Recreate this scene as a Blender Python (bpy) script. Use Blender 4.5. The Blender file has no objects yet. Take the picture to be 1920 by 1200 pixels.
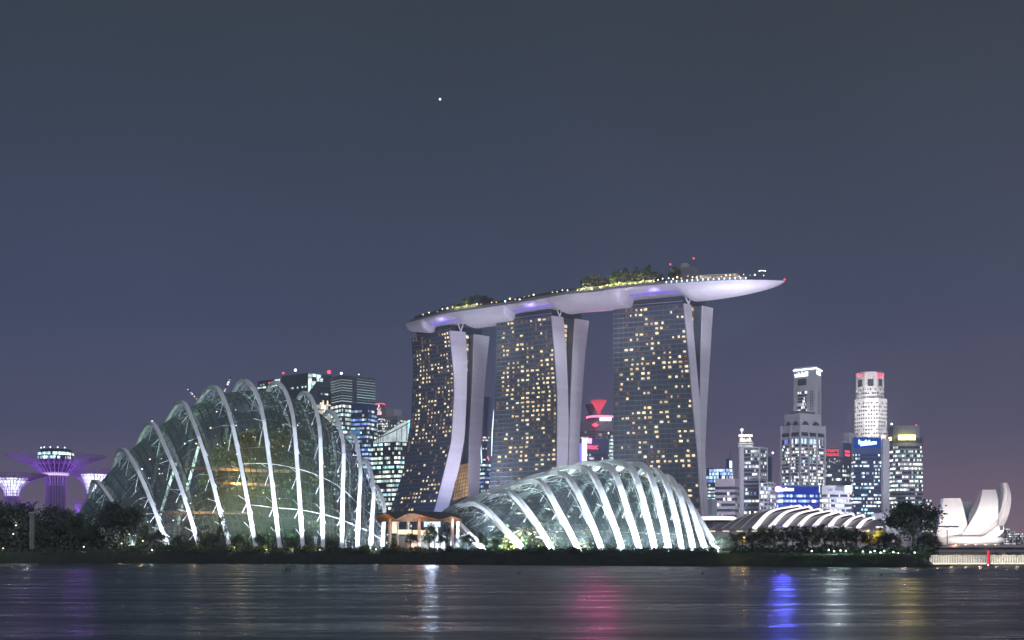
import bpy, math, random
from mathutils import Vector, Matrix
R = random.Random(11)
SC = bpy.context.scene
COL = SC.collection
PI = math.pi
# ------------------------------------------------------------------ camera, sky, skyglow fill, exposure
F, CX, YH, CH = 2300.0, 960.0, 1038.0, 3.0       # focal length in photo pixels, principal point, eye height over the water
GZ = 4.0                                          # level of the land
cam = bpy.data.cameras.new('camera'); camo = bpy.data.objects.new('camera', cam); COL.objects.link(camo)
cam.sensor_width = 36.0; cam.lens = 36.0 * F / 1920.0
cam.shift_y = (YH - 600.0) / 1920.0
cam.clip_start = 0.5; cam.clip_end = 30000.0
camo.location = (0, 0, CH); camo.rotation_euler = (PI / 2, 0, 0)
SC.camera = camo
SC.view_settings.view_transform = 'Standard'; SC.view_settings.look = 'None'
SC.view_settings.exposure = 0.0; SC.view_settings.gamma = 1.0
SC.render.film_transparent = False
try:
    SC.cycles.use_denoising = True
    SC.cycles.max_bounces = 6; SC.cycles.transparent_max_bounces = 24
    SC.cycles.diffuse_bounces = 2; SC.cycles.glossy_bounces = 3
    SC.cycles.sample_clamp_indirect = 6.0; SC.cycles.sample_clamp_direct = 0.0
    SC.cycles.caustics_reflective = False; SC.cycles.caustics_refractive = False
except Exception:
    pass
W = bpy.data.worlds.new('World'); SC.world = W; W.use_nodes = True
wn = W.node_tree; wn.nodes.clear()
def wnode(t, **k):
    n = wn.nodes.new(t)
    for a, b in k.items(): setattr(n, a, b)
    return n
tc = wnode('ShaderNodeTexCoord'); sp = wnode('ShaderNodeSeparateXYZ'); cr = wnode('ShaderNodeValToRGB')
wn.links.new(tc.outputs['Generated'], sp.inputs[0]); wn.links.new(sp.outputs['Z'], cr.inputs[0])
STOPS = [(0.0, (.250, .185, .250)), (.04, (.172, .136, .205)), (.10, (.082, .086, .168)), (.19, (.047, .066, .130)), (.31, (.037, .054, .088)), (.43, (.031, .045, .057)), (1.0, (.030, .040, .048))]
while len(cr.color_ramp.elements) < len(STOPS): cr.color_ramp.elements.new(.5)
for e, (p, c) in zip(cr.color_ramp.elements, STOPS): e.position = p; e.color = (*c, 1)
nz = wnode('ShaderNodeTexNoise'); nz.inputs['Scale'].default_value = 3.0; nz.inputs['Detail'].default_value = 4
wn.links.new(tc.outputs['Generated'], nz.inputs['Vector'])
mr = wnode('ShaderNodeMapRange'); mr.inputs[1].default_value = .3; mr.inputs[2].default_value = .7; mr.inputs[3].default_value = .93; mr.inputs[4].default_value = 1.07
wn.links.new(nz.outputs['Fac'], mr.inputs[0])
mx = wnode('ShaderNodeVectorMath', operation='SCALE'); wn.links.new(cr.outputs[0], mx.inputs[0]); wn.links.new(mr.outputs[0], mx.inputs['Scale'])
az = wnode('ShaderNodeMapRange'); az.inputs[1].default_value = .02; az.inputs[2].default_value = .42; az.inputs[3].default_value = 0; az.inputs[4].default_value = 1; wn.links.new(sp.outputs['X'], az.inputs[0])
wm = wnode('ShaderNodeMix', data_type='RGBA', blend_type='MULTIPLY'); wm.inputs['B'].default_value = (1.32, 1.12, 1.0, 1); wn.links.new(az.outputs[0], wm.inputs['Factor']); wn.links.new(mx.outputs[0], wm.inputs['A'])
bg = wnode('ShaderNodeBackground'); wo = wnode('ShaderNodeOutputWorld')
wn.links.new(wm.outputs['Result'], bg.inputs[0]); bg.inputs[1].default_value = .95; wn.links.new(bg.outputs[0], wo.inputs[0])
sun = bpy.data.lights.new('skyglow_fill', 'SUN'); sun.energy = 1.45; sun.angle = math.radians(20); sun.color = (.80, .84, 1.0)  # added soft fill standing in for city skyglow, lifts the dark surfaces
suno = bpy.data.objects.new('skyglow_fill', sun); COL.objects.link(suno)
suno.rotation_euler = Vector((-.42, .8, -.42)).to_track_quat('-Z', 'Y').to_euler()

# ------------------------------------------------------------------ helpers
def P(x, y, d): return Vector(((x - CX) / F * d, d, CH + (YH - y) / F * d))
def GP(x, d, z=GZ): return Vector(((x - CX) / F * d, d, z))
def yz(y, d): return CH + (YH - y) / F * d
def interp(pts, t):
    if t <= pts[0][0]: return pts[0][1]
    for (a, va), (b, vb) in zip(pts, pts[1:]):
        if t <= b: return va + (vb - va) * (t - a) / (b - a)
    return pts[-1][1]
def catmull(keys, t):
    """keys: [(t, Vector)] -> smooth value"""
    n = len(keys)
    i = 0
    while i < n - 2 and t > keys[i + 1][0]: i += 1
    t0, p0 = keys[i]; t1, p1 = keys[i + 1]
    m0 = (keys[i + 1][1] - keys[i - 1][1]) / (keys[i + 1][0] - keys[i - 1][0]) if i > 0 else (p1 - p0) / (t1 - t0)
    m1 = (keys[i + 2][1] - keys[i][1]) / (keys[i + 2][0] - keys[i][0]) if i < n - 2 else (p1 - p0) / (t1 - t0)
    h = t1 - t0; s = (t - t0) / h
    return p0 * (2*s**3 - 3*s*s + 1) + m0 * h * (s**3 - 2*s*s + s) + p1 * (-2*s**3 + 3*s*s) + m1 * h * (s**3 - s*s)
UP = Vector((0, 0, 1))
ORG = {}
class MB:
    def __init__(s): s.v = []; s.f = []; s.uv = []; s.m = []; s.smooth = False
    def face(s, pts, uv=None, m=0):
        i = len(s.v); s.v += [Vector(p) for p in pts]; s.f.append(tuple(range(i, i + len(pts)))); s.uv.append(uv); s.m.append(m)
    def grid(s, rows, closed_u=False, m=0, uvs=None):
        i = len(s.v); nr = len(rows); nc = len(rows[0])
        for r in rows: s.v += [Vector(p) for p in r]
        for a in range(nr - 1):
            for b in range(nc if closed_u else nc - 1):
                c = (b + 1) % nc
                s.f.append((i + a*nc + b, i + a*nc + c, i + (a+1)*nc + c, i + (a+1)*nc + b)); s.m.append(m)
                s.uv.append(None if uvs is None else [uvs[a][b], uvs[a][c], uvs[a+1][c], uvs[a+1][b]])
    def prism(s, poly, z0, z1, m=0, top=True, uvoff=0, tops=None):
        n = len(poly); per = [0]
        for k in range(n): per.append(per[-1] + (Vector(poly[(k+1) % n][:2]) - Vector(poly[k][:2])).length)
        zt = tops or [z1] * n
        for k in range(n):
            a = poly[k]; b = poly[(k+1) % n]
            s.face([(a[0], a[1], z0), (b[0], b[1], z0), (b[0], b[1], zt[(k+1) % n]), (a[0], a[1], zt[k])],
                   [(per[k] + uvoff, z0), (per[k+1] + uvoff, z0), (per[k+1] + uvoff, z1), (per[k] + uvoff, z1)], m)
        if top:
            s.face([(p[0], p[1], zt[k]) for k, p in enumerate(poly)], None, m)
            s.face([(p[0], p[1], z0) for p in reversed(poly)], None, m)
    def ring(s, poly, z0, z1, uvv, uvoff=0, m=0):
        n = len(poly); u = uvoff
        for k in range(n):
            a = poly[k]; b = poly[(k+1) % n]; L = (Vector(b[:2]) - Vector(a[:2])).length
            s.face([(a[0], a[1], z0), (b[0], b[1], z0), (b[0], b[1], z1), (a[0], a[1], z1)], [(u, uvv + .1), (u + L, uvv + .1), (u + L, uvv + .9), (u, uvv + .9)], m); u += L + 7.3
        for z, po in ((z1, poly), (z0, list(reversed(poly)))): s.face([(p[0], p[1], z) for p in po], [(0, uvv + .5 + 3000)] * n, m)
    def box(s, c, sx, sy, sz, rz=0.0, m=0):
        c = Vector(c); ca, sa = math.cos(rz), math.sin(rz)
        po = [(c.x + ca*x - sa*y, c.y + sa*x + ca*y) for x, y in ((-sx/2, -sy/2), (sx/2, -sy/2), (sx/2, sy/2), (-sx/2, sy/2))]
        s.prism(po, c.z - sz/2, c.z + sz/2, m)
    def bar(s, a, b, r, n=4, r2=None, m=0):
        a = Vector(a); b = Vector(b); s.tube([a, b], [r, r if r2 is None else r2], n, m)
    def tube(s, path, rad, n=6, m=0, cap=True):
        if not isinstance(rad, (list, tuple)): rad = [rad] * len(path)
        rows = []; ref = None
        for k, p in enumerate(path):
            t = (path[min(k+1, len(path)-1)] - path[max(k-1, 0)])
            if t.length < 1e-9: t = UP.copy()
            t.normalize()
            if ref is None: ref = t.orthogonal().normalized()
            ref = (ref - t * ref.dot(t)); ref = ref.normalized() if ref.length > 1e-6 else t.orthogonal().normalized()
            o = t.cross(ref)
            rows.append([p + (ref * math.cos(2*PI*q/n + PI/4) + o * math.sin(2*PI*q/n + PI/4)) * rad[k] for q in range(n)])
        s.grid(rows, True, m)
        if cap:
            s.face(list(reversed(rows[0])), None, m); s.face(rows[-1], None, m)
    def sweep(s, path, w, h, side, m=0):
        """rectangular section; side = rough width direction"""
        rows = []
        for k, p in enumerate(path):
            t = (path[min(k+1, len(path)-1)] - path[max(k-1, 0)]).normalized()
            S = (side - t * side.dot(t)).normalized(); N = t.cross(S)
            ww = w(k / (len(path)-1)) if callable(w) else w; hh = h(k / (len(path)-1)) if callable(h) else h
            rows.append([p - S*ww/2 - N*hh/2, p + S*ww/2 - N*hh/2, p + S*ww/2 + N*hh/2, p - S*ww/2 + N*hh/2])
        s.grid(rows, True, m); s.face(list(reversed(rows[0])), None, m); s.face(rows[-1], None, m)
    def lathe(s, c, prof, n=16, m=0, cap=True):
        c = Vector(c)
        rows = [[c + Vector((r*math.cos(2*PI*q/n), r*math.sin(2*PI*q/n), z)) for q in range(n)] for r, z in prof]
        s.grid(rows, True, m)
        if cap:
            s.face(list(reversed(rows[0])), None, m); s.face(rows[-1], None, m)
    def ball(s, c, r, n=8, m=0, zs=1.0):
        s.lathe(c, [(max(r*math.sin(PI*k/n), r*.02), -zs*r*math.cos(PI*k/n)) for k in range(n+1)], n + 2, m)
    def leaf(s, c, size, rnd, flat=.0, m=0):
        d = Vector((rnd.gauss(0,1), rnd.gauss(0,1), rnd.gauss(0,1) * (1-flat) + flat)).normalized(); u = d.orthogonal().normalized(); v = d.cross(u)
        a = rnd.random()*PI; u, v = u*math.cos(a) + v*math.sin(a), v*math.cos(a) - u*math.sin(a)
        l = size * rnd.uniform(.6, 1.3); w = l * rnd.uniform(.45, .8)
        s.face([c - u*l*.5, c + v*w*.5, c + u*l*.5, c - v*w*.5], None, m)
    def build(s, name, mats, parent=None, smooth=False, loc=None):
        o_ = Vector(loc) if loc is not None else (ORG[parent.name] if parent is not None else Vector((0, 0, 0)))
        me = bpy.data.meshes.new(name)
        me.from_pydata([tuple(p - o_) for p in s.v], [], s.f)
        if not isinstance(mats, (list, tuple)): mats = [mats]
        for mt in mats: me.materials.append(mt)
        if any(u is not None for u in s.uv):
            ul = me.uv_layers.new(name='UVMap'); k = 0; dat = ul.data
            for fi, fc in enumerate(s.f):
                u = s.uv[fi]
                for q in range(len(fc)):
                    if u is not None: dat[k].uv = u[q]
                    k += 1
        if any(s.m):
            me.polygons.foreach_set('material_index', s.m)
        if smooth or s.smooth: me.polygons.foreach_set('use_smooth', [True] * len(s.f))
        me.update()
        ob = bpy.data.objects.new(name, me); COL.objects.link(ob)
        if parent is not None: ob.parent = parent
        else: ob.location = o_
        ORG[ob.name] = o_
        return ob
def tag(o, label=None, cat=None, group=None, kind=None):
    if label: o['label'] = label
    if cat: o['category'] = cat
    if group: o['group'] = group
    if kind: o['kind'] = kind
    return o
def thing(name, loc, label, cat, group=None):
    o = bpy.data.objects.new(name, None); COL.objects.link(o); o.location = loc; o.empty_display_size = 1
    ORG[o.name] = Vector(loc)
    return tag(o, label, cat, group)
def struct(o): o['kind'] = 'structure'; return o
KIDS = {}
def copy_tree(o, parent=None):
    c = o.copy(); COL.objects.link(c); c.parent = parent
    for ch in list(o.children): copy_tree(ch, c)
    return c
def lamp_at(kind, loc, energy, color=(1, 1, 1), target=None, angle=70, radius=.5, blend=.6):
    l = bpy.data.lights.new('flood_or_fill_spot' if kind == 'SPOT' else 'lamp_glow', kind); l.energy = energy; l.color = color; l.shadow_soft_size = radius  # spots serve real floodlights and added fill lights alike
    o = bpy.data.objects.new(l.name, l); COL.objects.link(o); o.location = loc
    if kind == 'SPOT':
        l.spot_size = math.radians(angle); l.spot_blend = blend
        o.rotation_euler = (Vector(target) - Vector(loc)).to_track_quat('-Z', 'Y').to_euler()
    return o

# ------------------------------------------------------------------ materials
class NT:
    def __init__(s, name):
        s.mat = bpy.data.materials.new(name); s.mat.use_nodes = True; s.t = s.mat.node_tree; s.t.nodes.clear()
        s.out = s.n('ShaderNodeOutputMaterial')
    def n(s, typ, **k):
        x = s.t.nodes.new(typ)
        for a, b in k.items(): setattr(x, a, b)
        return x
    def l(s, a, b): s.t.links.new(a, b)
    def math(s, op, a, b=None, c=None):
        x = s.n('ShaderNodeMath', operation=op)
        for i, v in enumerate((a, b, c)):
            if v is None: continue
            if isinstance(v, (int, float)): x.inputs[i].default_value = v
            else: s.l(v, x.inputs[i])
        return x.outputs[0]
def pm(name, col, rough=.6, metal=0.0, var=.18, scale=.3, coords='Object', spec=.4, bump=0.0, island=False):
    t = NT(name); b = t.n('ShaderNodeBsdfPrincipled'); t.l(b.outputs[0], t.out.inputs[0])
    b.inputs['Roughness'].default_value = rough; b.inputs['Metallic'].default_value = metal; b.inputs['Specular IOR Level'].default_value = spec
    tc_ = t.n('ShaderNodeTexCoord'); no = t.n('ShaderNodeTexNoise'); no.inputs['Scale'].default_value = scale; no.inputs['Detail'].default_value = 5
    t.l(tc_.outputs[coords], no.inputs['Vector'])
    fac = no.outputs['Fac']
    if island:
        g = t.n('ShaderNodeNewGeometry'); fac = t.math('ADD', t.math('MULTIPLY', fac, .5), t.math('MULTIPLY', g.outputs['Random Per Island'], .5))
    r = t.n('ShaderNodeValToRGB'); r.color_ramp.elements[0].position = .25; r.color_ramp.elements[1].position = .75
    r.color_ramp.elements[0].color = (*[c * (1 - var) for c in col], 1); r.color_ramp.elements[1].color = (*[min(1, c * (1 + var)) for c in col], 1)
    t.l(fac, r.inputs[0]); t.l(r.outputs[0], b.inputs['Base Color'])
    if bump:
        bp = t.n('ShaderNodeBump'); bp.inputs['Strength'].default_value = bump; t.l(no.outputs['Fac'], bp.inputs['Height']); t.l(bp.outputs[0], b.inputs['Normal'])
    return t.mat
def emit(name, col, strength, sampling=None, var=0.0, scale=.5):
    t = NT(name); e = t.n('ShaderNodeEmission'); e.inputs[0].default_value = (*col, 1); e.inputs[1].default_value = strength
    if var:
        tc_ = t.n('ShaderNodeTexCoord'); no = t.n('ShaderNodeTexNoise'); no.inputs['Scale'].default_value = scale; t.l(tc_.outputs['Object'], no.inputs['Vector'])
        t.l(t.math('MULTIPLY', t.math('ADD', t.math('MULTIPLY', t.math('SUBTRACT', no.outputs['Fac'], .5), 4 * var), 1.0), strength), e.inputs[1])
    t.l(e.outputs[0], t.out.inputs[0])
    if sampling: t.mat.cycles.emission_sampling = sampling
    return t.mat
def office(name, dark, lits, strength, cw, frac, runw=5, seed=0.0):
    """ribbon glazing: panes lit or dark; UV u in metres, v = floor number"""
    t = NT(name); uv = t.n('ShaderNodeUVMap'); s = t.n('ShaderNodeSeparateXYZ'); t.l(uv.outputs[0], s.inputs[0])
    cu = t.math('DIVIDE', s.outputs[0], cw); cell = t.math('FLOOR', cu); fl = t.math('ADD', t.math('FLOOR', s.outputs[1]), seed)
    def wn_(a, b):
        c = t.n('ShaderNodeCombineXYZ'); t.l(a, c.inputs[0]); t.l(b, c.inputs[1]); w = t.n('ShaderNodeTexWhiteNoise', noise_dimensions='2D'); t.l(c.outputs[0], w.inputs['Vector']); return w
    w1 = wn_(cell, fl); run = t.math('FLOOR', t.math('DIVIDE', cu, runw)); w2 = wn_(t.math('ADD', run, 77.3), fl); w3 = wn_(t.math('MULTIPLY', fl, 0.0), t.math('ADD', fl, 31.7))
    v = t.math('ADD', t.math('ADD', t.math('MULTIPLY', w1.outputs['Value'], .32), t.math('MULTIPLY', w2.outputs['Value'], .40)), t.math('MULTIPLY', w3.outputs['Value'], .28))
    lit = t.math('LESS_THAN', v, .53 + (frac - .5) * .62)
    fr = t.math('FRACT', cu); pane = t.math('LESS_THAN', t.math('ABSOLUTE', t.math('SUBTRACT', fr, .5)), .44)
    w4 = wn_(t.math('ADD', cell, 13.1), t.math('ADD', fl, 5.5))
    br = t.math('ADD', t.math('MULTIPLY', t.math('POWER', w4.outputs['Value'], 1.6), 2.6), .5)
    rp = t.n('ShaderNodeValToRGB'); rp.color_ramp.interpolation = 'CONSTANT'
    while len(rp.color_ramp.elements) < len(lits): rp.color_ramp.elements.new(.5)
    for k, c in enumerate(lits): rp.color_ramp.elements[k].position = k / len(lits); rp.color_ramp.elements[k].color = (*c, 1)
    t.l(w2.outputs['Value'], rp.inputs[0])
    b = t.n('ShaderNodeBsdfPrincipled'); b.inputs['Base Color'].default_value = (*dark, 1); b.inputs['Roughness'].default_value = .12
    b.inputs['Specular IOR Level'].default_value = .8
    t.l(rp.outputs[0], b.inputs['Emission Color'])
    t.l(t.math('MULTIPLY', t.math('MULTIPLY', lit, pane), t.math('MULTIPLY', br, strength)), b.inputs['Emission Strength'])
    t.l(b.outputs[0], t.out.inputs[0]); t.mat.cycles.emission_sampling = 'NONE'
    return t.mat
def glass(name, tint, gloss=.14, rough=.08, gcol=(.8, .9, .95), frit=(.75, .75, .58), veil_f=.036):
    t = NT(name); tr = t.n('ShaderNodeBsdfTransparent'); tr.inputs[0].default_value = (*tint, 1)
    gl = t.n('ShaderNodeBsdfGlossy'); gl.inputs['Color'].default_value = (*gcol, 1); gl.inputs['Roughness'].default_value = rough
    lw = t.n('ShaderNodeLayerWeight'); lw.inputs[0].default_value = .25
    mx_ = t.n('ShaderNodeMixShader'); t.l(t.math('MINIMUM', t.math('ADD', t.math('MULTIPLY', lw.outputs['Fresnel'], .5), gloss), .6), mx_.inputs[0])
    df = t.n('ShaderNodeBsdfDiffuse'); tl = t.n('ShaderNodeBsdfTranslucent'); df.inputs[0].default_value = (*frit, 1); tl.inputs[0].default_value = (*frit, 1)  # milky veil added so the panes show the interior light as a glow
    m1 = t.n('ShaderNodeMixShader'); m1.inputs[0].default_value = .6; t.l(df.outputs[0], m1.inputs[1]); t.l(tl.outputs[0], m1.inputs[2])
    no = t.n('ShaderNodeTexNoise'); no.inputs['Scale'].default_value = .12; no.inputs['Detail'].default_value = 5; tc_ = t.n('ShaderNodeTexCoord'); t.l(tc_.outputs['Object'], no.inputs['Vector'])
    m2 = t.n('ShaderNodeMixShader'); t.l(t.math('MULTIPLY', no.outputs['Fac'], veil_f*2), m2.inputs[0]); t.l(tr.outputs[0], m2.inputs[1]); t.l(m1.outputs[0], m2.inputs[2])
    t.l(m2.outputs[0], mx_.inputs[1]); t.l(gl.outputs[0], mx_.inputs[2]); t.l(mx_.outputs[0], t.out.inputs[0])
    return t.mat
def panelled(name, col, sx, sz, dark=.6, rough=.45, mortar=.02):
    t = NT(name); b = t.n('ShaderNodeBsdfPrincipled'); b.inputs['Roughness'].default_value = rough
    uv = t.n('ShaderNodeUVMap'); br = t.n('ShaderNodeTexBrick'); br.offset = .5
    br.inputs['Scale'].default_value = 1.0; br.inputs['Brick Width'].default_value = sx; br.inputs['Row Height'].default_value = sz; br.inputs['Mortar Size'].default_value = mortar * 4
    br.inputs['Color1'].default_value = (*col, 1); br.inputs['Color2'].default_value = (*[c * .9 for c in col], 1); br.inputs['Mortar'].default_value = (*[c * dark for c in col], 1)
    t.l(uv.outputs[0], br.inputs['Vector']); t.l(br.outputs[0], b.inputs['Base Color']); t.l(b.outputs[0], t.out.inputs[0])
    return t.mat

M = {}
M['white'] = pm('white_paint', (.78, .79, .80), .45, var=.05, scale=.05)
M['steel'] = pm('white_steel', (.72, .76, .78), .4, var=.08, scale=.4)
M['mullion'] = pm('dark_mullion', (.032, .036, .032), .45, var=.2)
M['mullion_light'] = pm('pale_mullion', (.42, .46, .47), .45, var=.2)
M['cloudglass'] = glass('dome_glass', (.66, .73, .67), .05, .08)
M['concrete'] = pm('concrete', (.33, .32, .32), .8, var=.15, scale=.15)
M['palewall'] = pm('pale_wall', (.55, .53, .54), .7, var=.08, scale=.05)
M['pinkwall'] = pm('pink_concrete', (.42, .35, .36), .75, var=.1, scale=.05)
M['darkwall'] = pm('dark_cladding', (.05, .065, .08), .35, var=.2, scale=.05)
M['greywall'] = pm('grey_cladding', (.20, .21, .24), .5, var=.12, scale=.05)
M['bluewall'] = pm('blue_cladding', (.05, .09, .22), .35, var=.2, scale=.05)
M['metal'] = pm('dark_metal', (.08, .085, .09), .5, .6, var=.2)
M['soil'] = pm('planted_ground', (.017, .025, .017), .95, var=.5, scale=.25, bump=.4)
M['stone'] = pm('stone_revetment', (.22, .20, .19), .9, var=.45, scale=.7, bump=.5)
M['bark'] = pm('bark', (.10, .08, .06), .9, var=.3, scale=2)
M['leaf_dark'] = pm('leaf_dark', (.050, .068, .048), .7, var=.55, scale=.4, island=True, spec=.2)
M['leaf_mid'] = pm('leaf_green', (.055, .095, .035), .65, var=.5, scale=.4, island=True, spec=.2)
M['leaf_yellow'] = pm('leaf_yellow_green', (.14, .15, .03), .6, var=.45, scale=.4, island=True, spec=.2)
M['wood'] = pm('timber_soffit', (.27, .15, .09), .6, var=.25, scale=.6)
M['roofgrey'] = pm('roof_grey', (.23, .215, .235), .55, var=.12, scale=.08)
M['endwall'] = panelled('end_wall_panels', (.70, .68, .74), 40, 4.2, .80, mortar=.02)
M['hullpanel'] = panelled('hull_panels', (.74, .72, .80), 3.6, 1.9, .72, mortar=.03)
M['hotelglass'] = pm('hotel_glass', (.085, .108, .120), .30, var=.3, scale=.12, spec=.5)
M['fin'] = pm('floor_fin', (.21, .26, .30), .5, var=.12)
COOL = [(.75, 1, .95), (.55, .95, 1.0), (.85, 1, .85), (.9, .98, 1)]
WARM = [(1, .8, .5), (1, .9, .7), (.9, 1, .9), (1, .72, .5)]
WHITE = [(1, .97, .9), (.9, .97, 1), (.85, 1, .95), (1, .9, .75)]
BLUE = [(.4, .65, 1), (.6, .85, 1), (.25, .4, 1), (.9, .95, 1)]
M['lamp_white'] = emit('lamp_white', (.9, .97, 1), 5)
M['lamp_warm'] = emit('lamp_warm', (1, .72, .38), 5)
M['lamp_orange'] = emit('lamp_orange', (1, .45, .12), 9)
M['lamp_red'] = emit('lamp_red', (1, .05, .1), 5)
M['strip_purple'] = emit('strip_purple', (.30, .24, .95), .9)
M['strip_white'] = emit('strip_white', (1, .92, .95), 1.6)
M['strip_cyan'] = emit('strip_cyan', (.62, .85, 1), 3)
WIN = [emit('window_bright', (1, .78, .44), 1.35, 'NONE', .6, .3), emit('window_warm', (1, .72, .40), .85, 'NONE', .35, .3),
       emit('window_dim', (1, .60, .40), .20, 'NONE', .4, .3), emit('window_pale', (1, .92, .70), 1.1, 'NONE', .35, .2)]

# ------------------------------------------------------------------ water and land
t = NT('bay_water'); b = t.n('ShaderNodeBsdfPrincipled'); t.l(b.outputs[0], t.out.inputs[0])
b.inputs['Base Color'].default_value = (.048, .062, .070, 1); b.inputs['IOR'].default_value = 1.33; b.inputs['Roughness'].default_value = .26
b.inputs['Specular IOR Level'].default_value = .24
tcw = t.n('ShaderNodeTexCoord')
def wnoise(sx, sy, det, ro=.6):
    mp = t.n('ShaderNodeMapping'); mp.inputs['Scale'].default_value = (sx, sy, 1); t.l(tcw.outputs['Object'], mp.inputs[0])
    n = t.n('ShaderNodeTexNoise'); n.inputs['Scale'].default_value = 1.0; n.inputs['Detail'].default_value = det; n.inputs['Roughness'].default_value = ro; t.l(mp.outputs[0], n.inputs['Vector']); return n.outputs['Fac']
hgt = t.math('ADD', wnoise(.22, .60, 4), t.math('MULTIPLY', wnoise(.05, .14, 4), 2.0))
bp = t.n('ShaderNodeBump'); bp.inputs['Strength'].default_value = .6; bp.inputs['Distance'].default_value = .42
t.l(hgt, bp.inputs['Height']); t.l(bp.outputs[0], b.inputs['Normal'])
mrr = t.n('ShaderNodeMapRange'); mrr.inputs[1].default_value = .38; mrr.inputs[2].default_value = .62; mrr.inputs[3].default_value = .22; mrr.inputs[4].default_value = .40
t.l(wnoise(.040, .17, 6, .7), mrr.inputs[0]); t.l(mrr.outputs[0], b.inputs['Roughness'])
M['water'] = t.mat
mb = MB(); mb.face([(-9000, -400, 0), (9000, -400, 0), (9000, 14000, 0), (-9000, 14000, 0)])
struct(mb.build('water', M['water']))
# shoreline: (photo x, distance of the waterline)
SHORE = [(-1400, 420), (-100, 384), (350, 366), (700, 340), (960, 318), (1250, 292), (1500, 276), (1700, 268), (1745, 268), (1800, 290), (1960, 296), (2600, 330)]
def shore_d(x): return interp(SHORE, x)
rows = []
xs = [x for x in range(-1400, 2600, 25)]
for x in xs:
    d = shore_d(x); j = .6 * math.sin(x * .07) + .5 * math.sin(x * .19 + 1)
    p = GP(x, d + j, -.3); k = .25 * math.sin(x * .045) + .15 * math.sin(x * .13)
    crest = 3.55 + k if x < 1330 else (2.6 + k if x < 1720 else (1.9 if x < 1735 else .3))
    w_ = x < 1735; rows.append([p, GP(x, d + 2.2 + j, .8 if w_ else .0), GP(x, d + 6 + j, 2.3 if x < 1720 else (1.4 if w_ else .2)), GP(x, d + 11 + j, crest), GP(x, d + 22, max(crest, 3.0) if w_ else .36), GP(x, d + 46, GZ if w_ else .6), GP(x, d + 120, GZ), GP(x, 11000, GZ)])
mb = MB(); mb.grid(rows); struct(mb.build('ground', M['soil'], smooth=True))

# ------------------------------------------------------------------ foliage prototypes
def crown_mesh(mb, c, rx, rz, n, size, rnd, clumps=14, m=0, flat=.2):
    cs = []
    for _ in range(clumps):
        a = rnd.random()*2*PI; e = math.asin(rnd.uniform(-.55, 1)); rr = rnd.uniform(.45, 1.0)
        cs.append((c + Vector((rx*rr*math.cos(a)*math.cos(e), rx*rr*math.sin(a)*math.cos(e), rz*rr*math.sin(e))), rnd.uniform(.22, .42)))
    for _ in range(n):
        q, s_ = rnd.choice(cs)
        mb.leaf(q + Vector((rnd.gauss(0, s_*rx*.55), rnd.gauss(0, s_*rx*.55), rnd.gauss(0, s_*rz*.5))), size, rnd, flat, m)
    return cs
def tree_proto(h, rx, rz, n, leafsize, seed, mat, trunk=.3):
    rnd = random.Random(seed); root = bpy.data.objects.new('broadleaf_tree', None); COL.objects.link(root); ORG[root.name] = Vector((0, 0, 0))
    c = Vector((0, 0, h - rz))
    mb = MB(); cs = crown_mesh(mb, c, rx, rz, n, leafsize, rnd, 18); mb.build('crown', mat, root)
    mb = MB(); mb.tube([Vector((0, 0, -1)), Vector((.1*trunk, 0, h*.25)), Vector((0, .2*trunk, h*.5)), c + Vector((0, 0, rz*.3))], [trunk, trunk*.8, trunk*.6, trunk*.2], 7)
    for q, s_ in cs[:9]:
        st = Vector((0, 0, h*rnd.uniform(.22, .45))); mb.tube([st, (st + q)/2 + Vector((0, 0, -.3)), q], [trunk*.45, trunk*.28, trunk*.08], 5)
    mb.build('trunk', M['bark'], root); return root
def palm_proto(h, seed, mat, fr=3.2):
    rnd = random.Random(seed); root = bpy.data.objects.new('palm_tree', None); COL.objects.link(root); ORG[root.name] = Vector((0, 0, 0))
    mb = MB(); mb.tube([Vector((0, 0, -1)), Vector((.15, .1, h*.4)), Vector((.1, 0, h*.75)), Vector((0, 0, h))], [.28, .2, .17, .15], 7); mb.build('trunk', M['bark'], root)
    mb = MB()
    for k in range(18):
        a = 2*PI*k/18 + rnd.uniform(-.15, .15); e = rnd.uniform(-.2, 1.1); L = fr*rnd.uniform(.8, 1.15); d = Vector((math.cos(a), math.sin(a), 0)); s_ = Vector((-math.sin(a), math.cos(a), 0)); prev = None
        for q in range(9):
            u = q/8; p = Vector((0, 0, h)) + d*L*u*math.cos(e*(1-u*.3)) + UP*(L*u*math.sin(e) - L*.75*u*u)
            if prev is not None:
                for sg in (-1, 1):
                    w = .55*fr/3.2*math.sin(PI*min(1, u + .12)); tip = (p + prev)/2 + s_*sg*w - UP*w*.45
                    mb.face([prev, p, tip]); 
            prev = p
    mb.build('fronds', mat, root); return root
def shrub_proto(rx, rz, n, size, seed, mat):
    rnd = random.Random(seed); mb = MB(); crown_mesh(mb, Vector((0, 0, rz*.8)), rx, rz, n, size, rnd, 10)
    for _ in range(7):
        a = rnd.random()*6.3; mb.tube([Vector((0, 0, -.3)), Vector((math.cos(a)*rx*.5, math.sin(a)*rx*.5, rz))], [.06, .02], 4)
    return mb.build('shrub', mat)
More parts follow.
